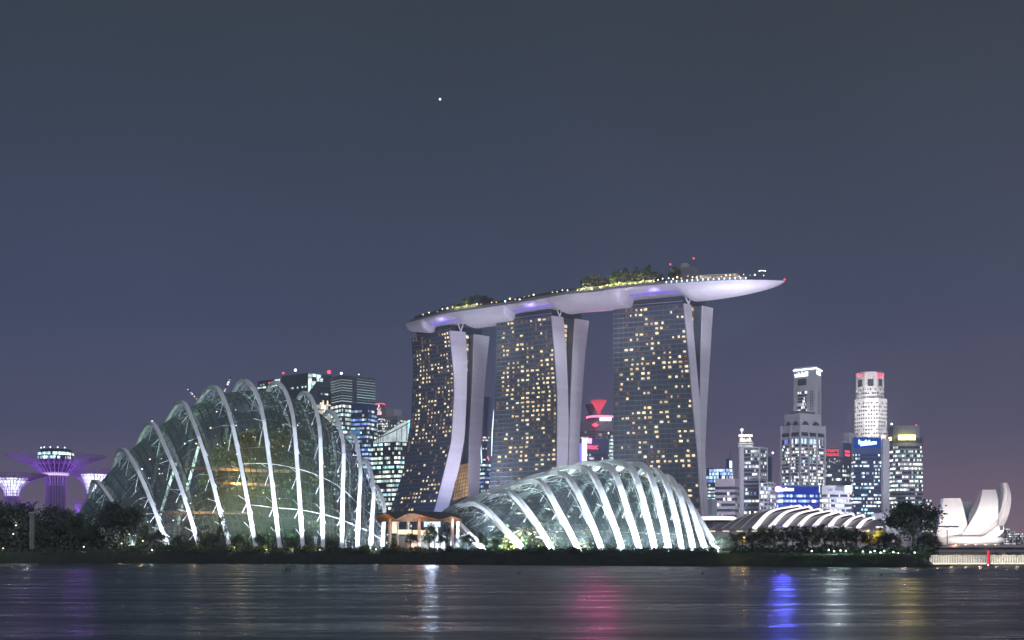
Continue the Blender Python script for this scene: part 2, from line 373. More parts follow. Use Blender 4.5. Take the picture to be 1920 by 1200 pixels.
PRO = {'a': tree_proto(16, 6.5, 6.5, 2300, .8, 1, M['leaf_dark'], .45), 'b': tree_proto(12, 6.5, 4.2, 1900, .7, 2, M['leaf_dark'], .35), 'c': tree_proto(14, 5.0, 6.0, 1900, .7, 3, M['leaf_mid'], .35),
       'y': tree_proto(9, 4.5, 3.4, 1500, .55, 4, M['leaf_yellow'], .25), 'd': tree_proto(17, 7.6, 7.4, 6500, .8, 12, M['leaf_dark'], .5), 'p': palm_proto(9, 5, M['leaf_dark']), 'q': palm_proto(6.5, 6, M['leaf_mid'], 2.6),
       's': shrub_proto(2.2, 1.3, 420, .4, 7, M['leaf_dark']), 'g': shrub_proto(2.0, 1.2, 420, .38, 8, M['leaf_mid']), 'k': shrub_proto(1.7, 1.1, 360, .34, 9, M['leaf_yellow'])}
PH = {'a': 16, 'd': 17, 'b': 12, 'c': 14, 'y': 9, 'p': 10.4, 'q': 7.8, 's': 2.3, 'g': 2.1, 'k': 1.9}
USED = {}
def plant(kind, x, ytop, d, label, group, ws=1.0, z0=GZ):
    """x, top in the photo, distance"""
    h = yz(ytop, d) - z0; s = h / PH[kind]
    src = PRO[kind]
    o = src if kind not in USED else copy_tree(src)
    USED[kind] = 1
    o.location = GP(x, d, z0); o.scale = (s*ws, s*ws, s); o.rotation_euler = (0, 0, R.random()*6.28)
    cat = 'palm' if kind in 'pq' else ('shrub' if kind in 'sgk' else 'tree')
    return tag(o, label, cat, group)

# ------------------------------------------------------------------ glass domes
def ribs_from(table, d0, d1, n=33):
    """table rows: list of (theta_deg, x, y); depth runs d0 -> d1 with theta"""
    out = []
    for q, row in enumerate(table):
        f0, f1 = d0(q), d1(q)
        keys = [(r[0], Vector((r[1], r[2]))) for r in row]
        path = []
        for k in range(n):
            th = 180.0*k/(n-1); v = catmull(keys, th); d = f0 + (f1-f0)*(1 - math.cos(math.radians(th)))/2
            path.append(P(v.x, v.y, d))
        out.append(to_ground(path))
    return out
def to_ground(path):
    def ext(a, b_):
        v = (a - b_).normalized(); dz = a.z - (GZ - 1)
        return a + v*(dz/max(-v.z, .45)) if dz > 0 else a + v*.4
    return [ext(path[0], path[1])] + path + [ext(path[-1], path[-2])]
def shell_curve(path, off):
    c = (path[0] + path[-1]) / 2; n = len(path)
    res = []
    for k, p in enumerate(path):
        v = p - c; res.append(p - v.normalized() * off * (.3 + .7*math.sin(PI*k/(n-1))))
    return res
def loft(curves, sub):
    """smooth rows between the rib curves"""
    rows = []; n = len(curves); m = len(curves[0])
    keys = [[(i, curves[i][k]) for i in range(n)] for k in range(m)]
    for s_ in range((n-1)*sub + 1):
        rows.append([catmull(keys[k], s_/sub) for k in range(m)])
    return rows
def mullions(rows, ru, rv, stepu, stepv):
    mb = MB(); nr = len(rows); nc = len(rows[0])
    for a in range(0, nr, stepu): mb.tube(rows[a], ru, 4, cap=False)
    for b in range(1, nc-1, stepv): mb.tube([rows[a][b] for a in range(nr)], rv, 4, cap=False)
    return mb
def struts(mb, path, shell, ks, spread, r, rows, i, sub):
    for k in ks:
        a = path[k]
        for dk, di in ((-spread, -1), (spread, -1), (-spread, 1), (spread, 1)):
            kk = max(0, min(len(path)-1, k + dk)); ri = max(0, min(len(rows)-1, i*sub + di))
            mb.bar(a, rows[ri][kk], r, 4)

# tall dome
KD = 1.13; P0, GP0, LA0 = P, GP, lamp_at
def P(x, y, d): return P0(x, y, d*KD)
def GP(x, d, z=GZ): return GP0(x, d*KD, z)
def lamp_at(kind, loc, energy, *a, **k): return LA0(kind, loc, energy*KD*KD, *a, **k)
CF = [[(243,1005),(210,940),(177,902),(163,945)], [(308,1005),(253,872),(227,843),(207,888)], [(370,1012),(313,845),(283,793),(255,840)], [(425,1005),(366,800),(340,754),(310,797)],
      [(478,1015),(430,775),(402,726),(370,760)], [(525,1028),(490,765),(462,715),(437,740)], [(568,1028),(549,778),(525,721),(500,737)], [(606,1030),(599,800),(580,742),(558,752)],
      [(641,1030),(644,835),(627,778),(605,785)], [(670,1030),(676,880),(665,820),(645,825)], [(695,1030),(701,915),(688,868),(672,868)], [(717,1032),(721,955),(709,918),(697,915)]]
tab = []
for f, m_, a, s_ in CF:
    bx = s_[0] - 42; by = 1003
    tab.append([(0, *f), (42, f[0]*.42 + m_[0]*.58 + (a[0]-f[0])*-.02, f[1]*.40 + m_[1]*.60), (62, *m_), (93, *a), (122, *s_), (152, s_[0] - 19, s_[1]*.55 + by*.45), (180, bx, by)])
dome = thing('glass_dome', GP(430, 385), 'tall glass conservatory dome with a mountain of plants inside and many pale curved arches', 'conservatory')
CR = ribs_from(tab, lambda q: 352 + 1.5*abs(q-6)*.6, lambda q: 428 - 1.2*abs(q-5))
SH = [shell_curve(p, 4.0) for p in CR]
lt = [GP(152, 385 + 18*math.cos(PI*k/34)*-1, GZ) for k in range(35)]
lt = [P(150 - 4*math.sin(PI*k/34), 1034 - 61*math.sin(PI*k/34)**.4, 388 - 16*math.cos(PI*k/34)) for k in range(35)]
rt = [P(722 + 4*math.sin(PI*k/34), 1030 - 55*math.sin(PI*k/34)**.7, 384 - 14*math.cos(PI*k/34)) for k in range(35)]
SH2 = [lt] + SH + [rt]
rows = loft(SH2, 5)
mb = MB(); mb.grid(rows); mb.build('glazing', M['cloudglass'], dome, smooth=True)
mullions(rows, .15, .13, 1, 1).build('mullions', M['mullion'], dome)
mb = MB()
for b_ in (5, 9): mb.tube([rows[a][b_] + Vector((0, -.3, 0)) for a in range(26, len(rows))], .075, 4)
mb.build('tie_rail', M['steel'], dome)
for i, path in enumerate(CR):
    mb = MB(); mb.sweep(path, lambda u: 1.2, lambda u: 1.25, Vector((1, 0, 0))); rb = mb.build('arch_rib', M['white'], dome)
    for k in range(2, 26, 3): mb = MB(); struts(mb, path, SH[i], [k], 1, .095, rows, i+1, 5); mb.build('strut', M['steel'], rb)
    foot = path[0]
    e = 62000 if i > 1 else 34000
    lamp_at('SPOT', Vector((foot.x + 2.5, foot.y - 13, 6.2)), e, (.70, .82, 1), path[10], 85, .6, .8)
# mountain, walkways and planting inside the tall dome
rnd = random.Random(21)
mtn = MB(); prof = [(25, 0), (23, 9), (21, 18), (17, 27), (14, 35), (9, 40), (3, 43)]
mc = P(490, 1032, 392); mc.z = GZ
rws = []
for r_, z_ in prof: rws.append([mc + Vector(((r_*1.15 + 2.2*math.sin(3*a + z_*.4) + rnd.uniform(-1.2, 1.2))*math.cos(a), .75*(r_ + 1.5*math.sin(5*a + z_))*math.sin(a), z_)) for a in [2*PI*k/22 for k in range(22)]])
mtn.grid(rws, True); mtn.face(rws[-1]); mtn.build('planted_mountain', M['leaf_dark'], dome, smooth=True)
mb = MB(); mb2 = MB()
for _ in range(3200):
    k = rnd.randrange(len(prof)-1); u = rnd.random(); r_ = prof[k][0]*(1-u) + prof[k+1][0]*u + .6; z_ = prof[k][1]*(1-u) + prof[k+1][1]*u; a = rnd.uniform(PI*.9, 2.1*PI)
    (mb if math.sin(3*a + z_*.35) + rnd.uniform(-.8, .8) > 0 else mb2).leaf(mc + Vector((r_*1.18*math.cos(a), r_*.78*math.sin(a), z_ + rnd.uniform(-1, 1))), rnd.uniform(.7, 1.7), rnd)
mb.build('foliage', M['leaf_yellow'], dome); mb2.build('foliage', M['leaf_mid'], dome)
mb = MB()
for _ in range(1500):
    x = rnd.uniform(300, 690); d = rnd.uniform(362, 392); mb.leaf(GP(x, d, GZ + abs(rnd.gauss(0, 4.5))), rnd.uniform(.6, 1.4), rnd)
mb.build('foliage', M['leaf_mid'], dome)
for (xa, ya, xb, yb, dd) in ((350, 877, 545, 884, 373), (258, 960, 470, 962, 368), (400, 905, 520, 910, 376)):
    mb = MB(); mb.sweep([P(xa, ya, dd+6), P((xa*2+xb)/3, ya*.67+yb*.33, dd), P((xa+2*xb)/3, ya*.33+yb*.67, dd), P(xb, yb, dd+5)], 2.4, .8, Vector((0, 1, 0)))
    w_ = mb.build('walkway', M['wood'], dome)
    lamp_at('POINT', P((xa+xb)/2, ya + 14, dd - 4), 2600, (1, .62, .28), radius=.8)
for x, y, d, e, c in ((440, 905, 372, 9000, (1, .82, .35)), (395, 965, 372, 5000, (1, .85, .4)), (505, 960, 366, 5200, (1, .9, .5)), (530, 860, 370, 3000, (1, .85, .4)), (470, 790, 378, 3800, (.5, .75, 1)), (330, 900, 380, 6000, (.55, .95, .85)), (270, 960, 380, 5000, (.6, .9, 1)),
                      (380, 840, 384, 5000, (.65, 1, .85)), (620, 880, 378, 6500, (.30, .28, 1)), (655, 920, 380, 5500, (.35, .32, 1)), (600, 985, 372, 5500, (.6, .75, 1)), (690, 990, 376, 4500, (.7, .85, 1)), (540, 1000, 364, 4500, (.6, 1, .95)), (455, 1005, 364, 4000, (.8, 1, .8)), (215, 985, 384, 3000, (.6, .95, 1))):
    lamp_at('SPOT', P(x, y, d), e*(1.1 if c[2] < .6 else 2.4), c, P(x, y, d) + Vector((0, 5, 6)), 150, .6, .5)
for k in range(56):
    x = rnd.uniform(235, 660); ymin = interp([(235, 900), (300, 840), (400, 770), (500, 760), (600, 810), (660, 870)], x); y = rnd.uniform(ymin, 1010)
    c = M['lamp_white'] if rnd.random() < .6 else M['lamp_warm']
    mb = MB(); mb.ball(P(x, y, 372), rnd.uniform(.10, .22), 5); mb.build('spotlight', c, dome)
for x0, y0, x1, y1 in ((290, 1000, 330, 868), (333, 985, 372, 838), (360, 975, 412, 880), (448, 1015, 440, 900), (455, 1012, 470, 930)):
    mb = MB(); mb.bar(P(x0, y0, 385), P(x1, y1, 392), .55, 6); mb.build('inner_column', M['steel'], dome)

P, GP, lamp_at = P0, GP0, LA0
# low wide dome -----------------------------------------------------------
FL = [[(0, 897, 1020), (45, 872, 995), (85, 848, 972), (115, 830, 970), (180, 790, 1006)],
      [(0, 980, 1031), (38, 941, 987), (62, 910, 954), (86, 883, 945), (120, 840, 957), (180, 795, 1006)],
      [(0, 1038, 1035), (36, 996, 968), (58, 966, 931), (82, 940, 921), (118, 868, 943), (180, 806, 1006)],
      [(0, 1087, 1036), (36, 1051, 965), (58, 1023, 916), (82, 997, 902), (118, 912, 927), (180, 828, 1006)],
      [(0, 1131, 1040), (36, 1101, 962), (58, 1073, 906), (82, 1045, 887), (118, 965, 910), (180, 868, 1008)],
      [(0, 1170, 1041), (36, 1143, 962), (58, 1117, 900), (82, 1090, 876), (118, 1020, 893), (180, 922, 1010)],
      [(0, 1202, 1042), (36, 1178, 962), (58, 1155, 893), (82, 1130, 871), (118, 1072, 880), (180, 985, 1010)],
      [(0, 1230, 1042), (36, 1211, 960), (58, 1191, 892), (82, 1165, 868), (118, 1116, 878), (180, 1042, 1012)],
      [(0, 1256, 1042), (36, 1240, 962), (58, 1221, 896), (82, 1197, 870), (118, 1155, 885), (180, 1092, 1013)],
      [(0, 1280, 1043), (36, 1266, 965), (58, 1248, 905), (82, 1224, 880), (118, 1188, 900), (180, 1135, 1014)],
      [(0, 1302, 1043), (36, 1287, 972), (58, 1270, 918), (82, 1248, 893), (118, 1216, 917), (180, 1172, 1015)],
      [(0, 1326, 1043), (36, 1306, 982), (58, 1288, 937), (82, 1268, 911), (118, 1240, 938), (180, 1203, 1016)],
      [(0, 1352, 1043), (36, 1328, 1003), (58, 1305, 965), (82, 1282, 935), (118, 1258, 962), (180, 1230, 1018)]]
dome2 = thing('glass_dome', GP(1100, 370), 'low wide glass conservatory dome with bright white arches, before the right hotel tower', 'conservatory')
FR = ribs_from(FL, lambda q: interp([(0, 372), (2, 350), (5, 328), (9, 318), (12, 314)], q), lambda q: interp([(0, 425), (5, 415), (12, 375)], q))
SH = [shell_curve(p, 3.2) for p in FR]
lt = [P(842 - 4*math.sin(PI*k/34), 1022 - 30*math.sin(PI*k/34), 395 - 20*math.cos(PI*k/34)) for k in range(35)]
rt = [P(1348 + 3*math.sin(PI*k/34), 1043 - 16*math.sin(PI*k/34), 340 - 26*math.cos(PI*k/34)) for k in range(35)]
rows = loft([lt] + SH + [rt], 5)
M['flowerglass'] = glass('low_dome_glass', (.84, .91, .89), .035, .06, frit=(.66, .84, .90), veil_f=.07)
mb = MB(); mb.grid(rows); mb.build('glazing', M['flowerglass'], dome2, smooth=True)
mullions(rows, .085, .075, 1, 1).build('mullions', M['mullion'], dome2)
for i, path in enumerate(FR):
    mb = MB(); mb.sweep(path, lambda u: (1.45 - .25*u)*(1 if i < 9 else .85), lambda u: 1.35, Vector((1, 0, 0))); rb = mb.build('arch_rib', M['white'], dome2)
    for k in range(8, 22, 3): mb = MB(); struts(mb, path, SH[i], [k], 1, .065, rows, i+1, 5); mb.build('strut', M['steel'], rb)
    mb = MB()
    mb.tube([SH[i][k] + (path[k]-SH[i][k])*.15 for k in range(6, 26)], .11, 4); mb.build('tie_tube', M['steel'], rb)
    foot = path[0]
    fl_ = foot + Vector((-2, -9, .5)); fl_.z = max(fl_.z, 4.6)
    lamp_at('SPOT', fl_, 95000*interp([(0, 1), (4, .85), (6, .6), (9, .34), (12, .20)], i), (.74, .88, 1), path[9], 90, .5, .8)
    lamp_at('SPOT', path[-1] + Vector((2, -4, .5)), 22000, (.8, 1, .97), path[-10], 70, .5, .8)
rnd = random.Random(5)
def green_bank(name, parent, mat, n, xr, dr, zf, size, rnd):
    mb = MB()
    for _ in range(n):
        x = rnd.uniform(*xr); d = rnd.uniform(*dr); mb.leaf(GP(x, d, GZ + abs(rnd.gauss(0, zf(x)))), size*rnd.uniform(.6, 1.4), rnd)
    return mb.build(name, mat, parent)
green_bank('foliage', dome2, M['leaf_mid'], 1700, (900, 1310), (358, 385), lambda x: 5.5*math.exp(-((x-1090)/130)**2) + 1, .9, rnd)
green_bank('foliage', dome2, M['leaf_yellow'], 700, (940, 1180), (352, 362), lambda x: 3.2, .7, rnd)
mb = MB(); mb.sweep([P(925, 998, 388), P(1000, 1000, 374), P(1100, 1001, 368), P(1180, 1002, 364), P(1270, 1006, 356)], 1.4, 2.0, Vector((0, 1, 0))); mb.build('terrace', M['darkwall'], dome2)
mb = MB(); mb.sweep([P(925, 994, 387), P(1000, 996, 373), P(1100, 997, 367), P(1180, 998, 363), P(1270, 1002, 355)], .3, .22, Vector((0, 1, 0))); mb.build('terrace_light', emit('terrace_light', (1, .9, .7), .6), dome2)
for x, y, d, e, c in ((930, 1000, 372, 3500, (.8, 1, .9)), (990, 965, 370, 7000, (.72, 1, .88)), (1050, 985, 366, 8000, (.75, 1, .85)), (1110, 950, 372, 9000, (.68, 1, .92)), (1170, 985, 362, 8000, (.7, 1, .95)), (1225, 960, 360, 8000, (.7, 1, 1)), (1275, 1000, 350, 5000, (.75, .95, 1)),
                      (1020, 1025, 346, 2600, (.9, 1, .7)), (1090, 1030, 340, 2600, (1, 1, .7)), (1150, 1032, 334, 2600, (.9, 1, .8)), (1240, 1032, 330, 2600, (.8, 1, .8)), (960, 1025, 358, 2600, (.8, .95, 1))):
    lamp_at('SPOT', P(x, y, d), e*3.2, (.5 + .5*c[0], .96, 1 if y < 1015 else c[2]), P(x, y, d) + Vector((0, 5, 6)), 150, .6, .5)
for k in range(60):
    x = rnd.uniform(935, 1300); y = rnd.uniform(988, 1032)
    mb = MB(); mb.ball(P(x, y, interp([(935, 366), (1100, 336), (1300, 326)], x) + 6), rnd.uniform(.06, .14), 5); mb.build('spotlight', M['lamp_white'] if rnd.random() < .65 else M['lamp_warm'], dome2)

# ------------------------------------------------------------------ hotel: three towers and the deck across them
ZT = 193.0
def edge(pts, dfun):
    """photo polyline -> world XY at height z"""
    pts = sorted((y, x) for x, y in pts)
    def f(z):
        d = dfun(z); y = YH - (z - CH)*F/d
        return Vector(((interp(pts, y) - CX)/F*d, d, z))
    return f
def hotel_tower(label, A, B, C, D, E, dA, dB, dC, dD, dE, splay, rows_n, cols, lit, seed, zlow):
    rnd = random.Random(seed)
    root = thing('hotel_tower', GP((A[0][0]+E[0][0])/2, dB), label, 'hotel tower', 'hotel towers under the long deck')
    sp_ = lambda z: splay*max(0, 1 - z/ZT)**2.0
    fA, fB, fC = edge(A, lambda z: dA - sp_(z)), edge(B, lambda z: dB - sp_(z)), edge(C, lambda z: dC - sp_(z)*.8)
    fD, fE = edge(D, lambda z: dD), edge(E, lambda z: dE)
    zs = [GZ + (ZT-GZ)*k/30 for k in range(31)]
    mb = MB()
    mb.grid([[fA(z), fB(z)] for z in zs]); mb.grid([[fA(z) + fC(z) - fB(z), fA(z)] for z in zs]); mb.grid([[fC(z), fA(z) + fC(z) - fB(z)] for z in zs])
    z = ZT; mb.face([fA(z), fB(z), fC(z), fA(z) + fC(z) - fB(z)])
    fac = mb.build('facade', M['hotelglass'], root)
    def strip(f, g, mat, name):
        mb = MB(); uvs = [[(0, z), (18, z)] for z in zs]
        out = (g(ZT) - f(ZT)).cross(UP).normalized()*-.3
        if out.y > 0: out = -out
        mb.grid([[f(z), g(z)] for z in zs], uvs=uvs)
        top = [f(ZT), g(ZT)]
        n_ = (g(ZT/2) - f(ZT/2)).cross(UP).normalized()
        mb.grid([[f(z) + n_*.9, g(z) + n_*.9] for z in zs], uvs=uvs); mb.grid([[f(z) + n_*.9, f(z)] for z in zs], uvs=uvs); mb.grid([[g(z), g(z) + n_*.9] for z in zs], uvs=uvs)
        mb.face([f(ZT), g(ZT), g(ZT) + n_*.9, f(ZT) + n_*.9])
        return mb.build(name, mat, root)
    strip(fB, fC, M['endwall'], 'end_wall')
    v = fA(ZT) - fB(ZT)
    mb = MB(); mb.grid([[fE(z) + v, fD(z) + v] for z in zs]); mb.grid([[fD(z) + v, fD(z)] for z in zs]); mb.grid([[fE(z), fE(z) + v] for z in zs]); mb.grid([[fD(z), fE(z)] for z in zs]); mb.face([fD(ZT), fE(ZT), fE(ZT)+v, fD(ZT)+v]); mb.build('rear_slab', M['hotelglass'], root)
    strip(fD, fE, M['endwall'], 'end_wall')
    # recessed glass between the two slabs
    back = (fC(ZT) - fB(ZT))*.0 + v*.10
    mb = MB(); mb.grid([[fC(z) + back, fD(z) + back] for z in zs]); mb.build('link_glazing', M['hotelglass'], root)
    # floor fins and mullions
    nrm = (fB(100) - fA(100)).cross(UP).normalized()
    mb = MB()
    def fp(u, z, o=0.0): return fA(z)*(1-u) + fB(z)*u + nrm*o
    fh = (ZT - GZ)/rows_n
    for r in range(rows_n + 1):
        z = GZ + fh*r
        if z < zlow - 6: continue
        h = .30
        z2 = min(z + h, ZT)
        mb.face([fp(0, z-h, .35), fp(1, z-h, .35), fp(1, z2, .35), fp(0, z2, .35)]); mb.face([fp(0, z-h, .0), fp(1, z-h, .0), fp(1, z-h, .35), fp(0, z-h, .35)])
    for c in range(cols + 1):
        u0 = max(0, c/cols - .003); u1 = min(1, c/cols + .003)
        mb.grid([[fp(u0, z, .2), fp(u1, z, .2)] for z in zs])
    mb.build('floor_fins', M['fin'], root)
    # lit rooms
    wins = []; cellp = {}
    for r in range(rows_n):
        z = GZ + fh*r
        if z < zlow: continue
        for c in range(cols):
            q = z/ZT
            up = .5*(cellp.get((r-1, c), 0) + cellp.get((r, c-1), 0))
            pr = lit(c/cols, q) * (.55 + .9*up)
            if c == 0: pr *= .25
            if rnd.random() < pr:
                cellp[(r, c)] = 1
                bright = rnd.random()
                kind = 0 if bright < .50 else (1 if bright < .70 else (2 if bright < .88 else 3))
                u0 = (c + rnd.choice([.16, .22, .36, .5]))/cols; u1 = (c + rnd.choice([.82, .78, .66]))/cols
                if u1 - u0 < .3/cols: u1 = u0 + .36/cols
                wins.append((z + fh*.20, z + fh*rnd.choice([.66, .70, .58]), u0, u1, kind))
            elif rnd.random() < (.22 if seed < 33 and q > .45 else .10):
                wins.append((z + fh*.2, z + fh*.8, (c + .4)/cols, (c + .85)/cols, 2))
    wins.sort(key=lambda w: -(w[3]-w[2])*(2 if w[4] != 2 else 1))
    rest = MB()
    for k, (z0, z1, u0, u1, kd) in enumerate(wins):
        q = [fp(u0, z0, .14), fp(u1, z0, .14), fp(u1, z1, .14), fp(u0, z1, .14)]
        if k < 98:
            mb = MB(); mb.face(q); mb.build('lit_window', WIN[kd], root)
        else: rest.face(q, None, kd)
    if rest.f: tag(rest.build('lit_windows', WIN, root), kind='stuff')
    # lit rooms in the gap between the slabs
    for r in range(rows_n):
        z = GZ + fh*r
        a, b_ = fC(z) + back, fD(z) + back
        if (b_-a).length < 3 or z < 60: continue
        if rnd.random() < (.85 if z > ZT - 45 else .35):
            o = Vector((0, -.2, 0)); mb = MB(); s0, s1 = (.12, .9) if z > ZT - 35 else (.05, rnd.uniform(.2, .5))
            z2 = z + fh*.75
            mb.face([a.lerp(b_, s0) + o, a.lerp(b_, s1) + o, a.lerp(b_, s1) + o + UP*fh*.7, a.lerp(b_, s0) + o + UP*fh*.7]); mb.build('lit_room', WIN[rnd.choice([0, 3, 1, 1, 2])], root)
    # set back crown under the deck
    A_, B_, E_ = fA(ZT), fB(ZT), fE(ZT)
    po = [A_.lerp(B_, .07) + (E_-B_)*.06, A_.lerp(B_, .97) + (E_-B_)*.06, A_.lerp(B_, .97) + (E_-B_)*.86, A_.lerp(B_, .07) + (E_-B_)*.86]
    mb = MB(); mb.prism(po, ZT, 198.5); cw_ = mb.build('crown', M['darkwall'], root)
    mb = MB(); mb.sweep([po[0] + Vector((0, -.4, 2.2)), po[1] + Vector((0, -.4, 2.2))], .5, .25, Vector((0, 1, 0))); mb.build('rail', M['steel'], cw_)
    # V struts at the right end
    mb = MB(); vx = B_.lerp(fC(ZT), .75)
    for t_ in (-4.5, 3.0): mb.bar(vx + Vector((0, -1, 0)), vx + Vector((t_, -1, 11)), .55, 6)
    mb.build('v_strut', M['white'], root)
    return root, fA, fB, fC, fD, fE, fp
T1 = hotel_tower('leftmost and farthest hotel tower, flaring out widely towards its base', [(772, 635), (775, 690), (771, 780), (757, 880), (735, 950), (716, 1005)], [(842, 620), (850, 700), (851, 740), (845, 831), (834, 877), (815, 954), (802, 1000)],
      [(872, 622), (875, 680), (874, 740), (870, 822), (860, 877), (842, 943), (828, 1000)], [(888, 620), (886, 680), (883.5, 740), (879, 822), (878, 877), (877, 927), (876, 1000)], [(917, 625), (911, 680), (906, 740), (901, 822), (899, 877), (897, 927), (895, 1000)],
      1084, 1045, 1052, 1062, 1074, 26, 54, 13, lambda u, q: .40 if q < .55 else .46, 31, 10)
T2 = hotel_tower('middle hotel tower with densely lit rooms on its upper floors', [(931, 605), (930, 700), (927, 760), (922, 860), (917, 920), (914, 1000)], [(1033, 592), (1039, 660), (1044, 740), (1044, 800), (1043, 880), (1040, 1000)],
      [(1055, 594), (1061, 660), (1064, 740), (1065, 800), (1063, 880), (1060, 1000)], [(1077, 596), (1073, 660), (1069, 740), (1067, 800), (1065, 880), (1063, 1000)], [(1103, 600), (1096, 660), (1090, 740), (1086, 800), (1083, 880), (1080, 1000)],
      1009, 980, 986, 992, 1002, 12, 52, 12, lambda u, q: .56 if q > .55 else .42, 32, 10)
T3 = hotel_tower('rightmost and nearest hotel tower with an upright gridded front', [(1150, 580), (1150, 800), (1150, 1000)], [(1281, 568), (1290, 660), (1298, 760), (1307, 850), (1315, 990)],
      [(1294, 571), (1302, 660), (1311, 760), (1313, 850), (1319, 990)], [(1316, 571), (1313, 660), (1311.5, 760), (1314, 850), (1320, 990)], [(1335, 577), (1330, 660), (1324, 760), (1320, 850), (1328, 990)],
      954, 932, 938, 940, 950, 4, 50, 14, lambda u, q: .40 if q > .25 else .3, 33, 10)
for (x, y, d, tx, ty, td, e) in ((985, 1000, 930, 880, 780, 1055, 230000), (1170, 990, 830, 1070, 730, 988, 240000), (1450, 995, 800, 1315, 690, 940, 250000)):
    lamp_at('SPOT', P(x, y, d), e, (.86, .80, 1), P(tx, ty, td), 70, 3, .8)
lamp_at('SPOT', P(898, 1000, 960), 420000, (.86, .80, 1), P(902, 740, 1080), 70, 3, .8); lamp_at('SPOT', P(1120, 1000, 890), 150000, (.86, .80, 1), P(1090, 720, 1000), 70, 3, .8)
lamp_at('SPOT', P(800, 990, 980), 90000, (.25, .35, 1), P(800, 925, 1020), 90, 2, .9)
# atrium glass between the legs of the far tower
mb = MB(); q = [P(846, 940, 1052), P(877, 930, 1060), P(878, 868, 1060), P(862, 872, 1052)]; mb.face(q); at_ = mb.build('atrium_glazing', emit('atrium_glow', (1, .62, .32), .42, 'NONE', .5, .12), T1[0])
mb = MB()
for k in range(1, 9):
    u = k/9; mb.bar(q[0].lerp(q[3], u) + Vector((0, -.4, 0)), q[1].lerp(q[2], u) + Vector((0, -.4, 0)), .22, 4)
for k in range(1, 5): u = k/5; mb.bar(q[0].lerp(q[1], u) + Vector((0, -.4, 0)), q[3].lerp(q[2], u) + Vector((0, -.4, 0)), .22, 4)
mb.build('mullions', M['mullion'], at_)

# the long boat shaped deck
ZD = 203.0
NEAR = [(0, 761, 606), (.12, 795, 597), (.25, 833, 588), (.42, 938, 573), (.52, 1020, 559), (.60, 1060, 552), (.68, 1113, 547.5), (.74, 1157, 541), (.80, 1229, 534), (.84, 1270, 530.5), (.89, 1326, 527), (.95, 1398, 524.5), (1.0, 1471, 526)]
def near_pt(y, x): d = (ZD - CH)*F/(YH - y); return Vector(((x-CX)/F*d, d, ZD))
nk = [near_pt(y, x) for _, x, y in NEAR]
L_ = [0]
for a, b_ in zip(nk, nk[1:]): L_.append(L_[-1] + (b_-a).length)
keys = [(l/L_[-1], p) for l, p in zip(L_, nk)]
nd = Vector((.5, .866, 0)); NS = 216
def hull_w(u): return 38*min(1, (.50 + u*6))*(1 if u < .68 else max(.0, math.cos((u-.68)/.32*PI/2))**.65)
def hull_h(u): return 10.6*(min(1, .55 + u*5))*(1 if u < .80 else max(.03, math.cos((u-.80)/.20*PI/2))**.62)
def px_of(p): return p.x/p.y*F + CX
def u_at(x): return min((abs(px_of(catmull(keys, k/400)) - x), k/400) for k in range(401))[1]
RECESS = [(u_at(a), u_at(b_)) for a, b_ in ((790, 866), (944, 1044), (1156, 1287))]
def recess(u):
    f = 1.0
    for a, b_ in RECESS:
        t_ = max(0, min(1, (u - a)/.006))*max(0, min(1, (b_ - u)/.035)); f = min(f, 1 - .62*t_*t_*(3 - 2*t_))
    return f
park = thing('sky_deck', GP(1080, 960, 200), 'long boat shaped rooftop deck lying across the three hotel towers', 'roof deck')
rws = []; uvs = []; rim_n = []; rim_f = []
for k in range(NS+1):
    u = k/NS; n_ = catmull(keys, u); w_ = hull_w(u); h_ = hull_h(u)*recess(u); f_ = n_ + nd*w_
    rim_n.append(n_); rim_f.append(f_)
    r_ = []; uv_ = []
    for j in range(15):
        ph = PI*j/14; r_.append(n_.lerp(f_, (1-math.cos(ph))/2) - UP*h_*math.sin(ph)**.75); uv_.append((u*L_[-1], j*3.4))
    rws.append(r_); uvs.append(uv_)
mb = MB(); mb.grid(rws, uvs=uvs); mb.face(rws[0], [(0, 0)]*15); hull = mb.build('hull', M['hullpanel'], park, smooth=True)
mb = MB(); mb.grid([[a, b_] for a, b_ in zip(rim_n, rim_f)]); mb.build('deck', M['concrete'], park)
mb = MB(); mb.sweep([p + nd*.8 + UP*1.1 for p in rim_n[3:-18]], 2.2, .5, UP); mb.build('parapet', M['greywall'], park)
mb = MB(); mb.sweep([p + nd*4.0 + UP*2.6 for p in rim_n[6:156]], 4.6, .6, UP); mb.build('planter', M['leaf_dark'], park)
rnd = random.Random(77)
mb = MB()
for k in range(1800):
    i = rnd.uniform(6, 165); a = rim_n[int(i)]; mb.leaf(a + nd*rnd.uniform(1.5, 9) + (rim_n[int(i)+1]-a)*(i % 1) + UP*abs(rnd.gauss(1.5, 1.8)), 1.0, rnd)
mb.build('foliage', M['leaf_dark'], park)
for k in range(16):                                     # lit openings under the prow rim
    i = interp([(0, 162), (15, 198)], k); a = rim_n[int(i)] + (rim_n[int(i)+1] - rim_n[int(i)])*(i % 1)
    mb = MB(); mb.box(a + nd*.2 + UP*1.3, .9, .5, 1.5); mb.build('rim_light', emit('rim_glow', (.75, .95, 1), 2.0) if k == 0 else bpy.data.materials['rim_glow'], park)
def deck_at(x):
    """point on the near rim seen at photo x"""
    best = min(range(NS), key=lambda k: abs((rim_n[k].x/rim_n[k].y)*F + CX - x)); return rim_n[best]
for x in range(775, 1440, 9):                           # small lamps along the deck
    if rnd.random() < .25: continue
    p = deck_at(x) + nd*rnd.uniform(.1, 1.4) + UP*rnd.uniform(2.4, 4.6)
    mb = MB(); mb.ball(p, rnd.uniform(.3, .7), 4); mb.build('deck_lamp', rnd.choice([M['lamp_warm'], M['lamp_warm'], M['lamp_white'], WIN[0]]), park)
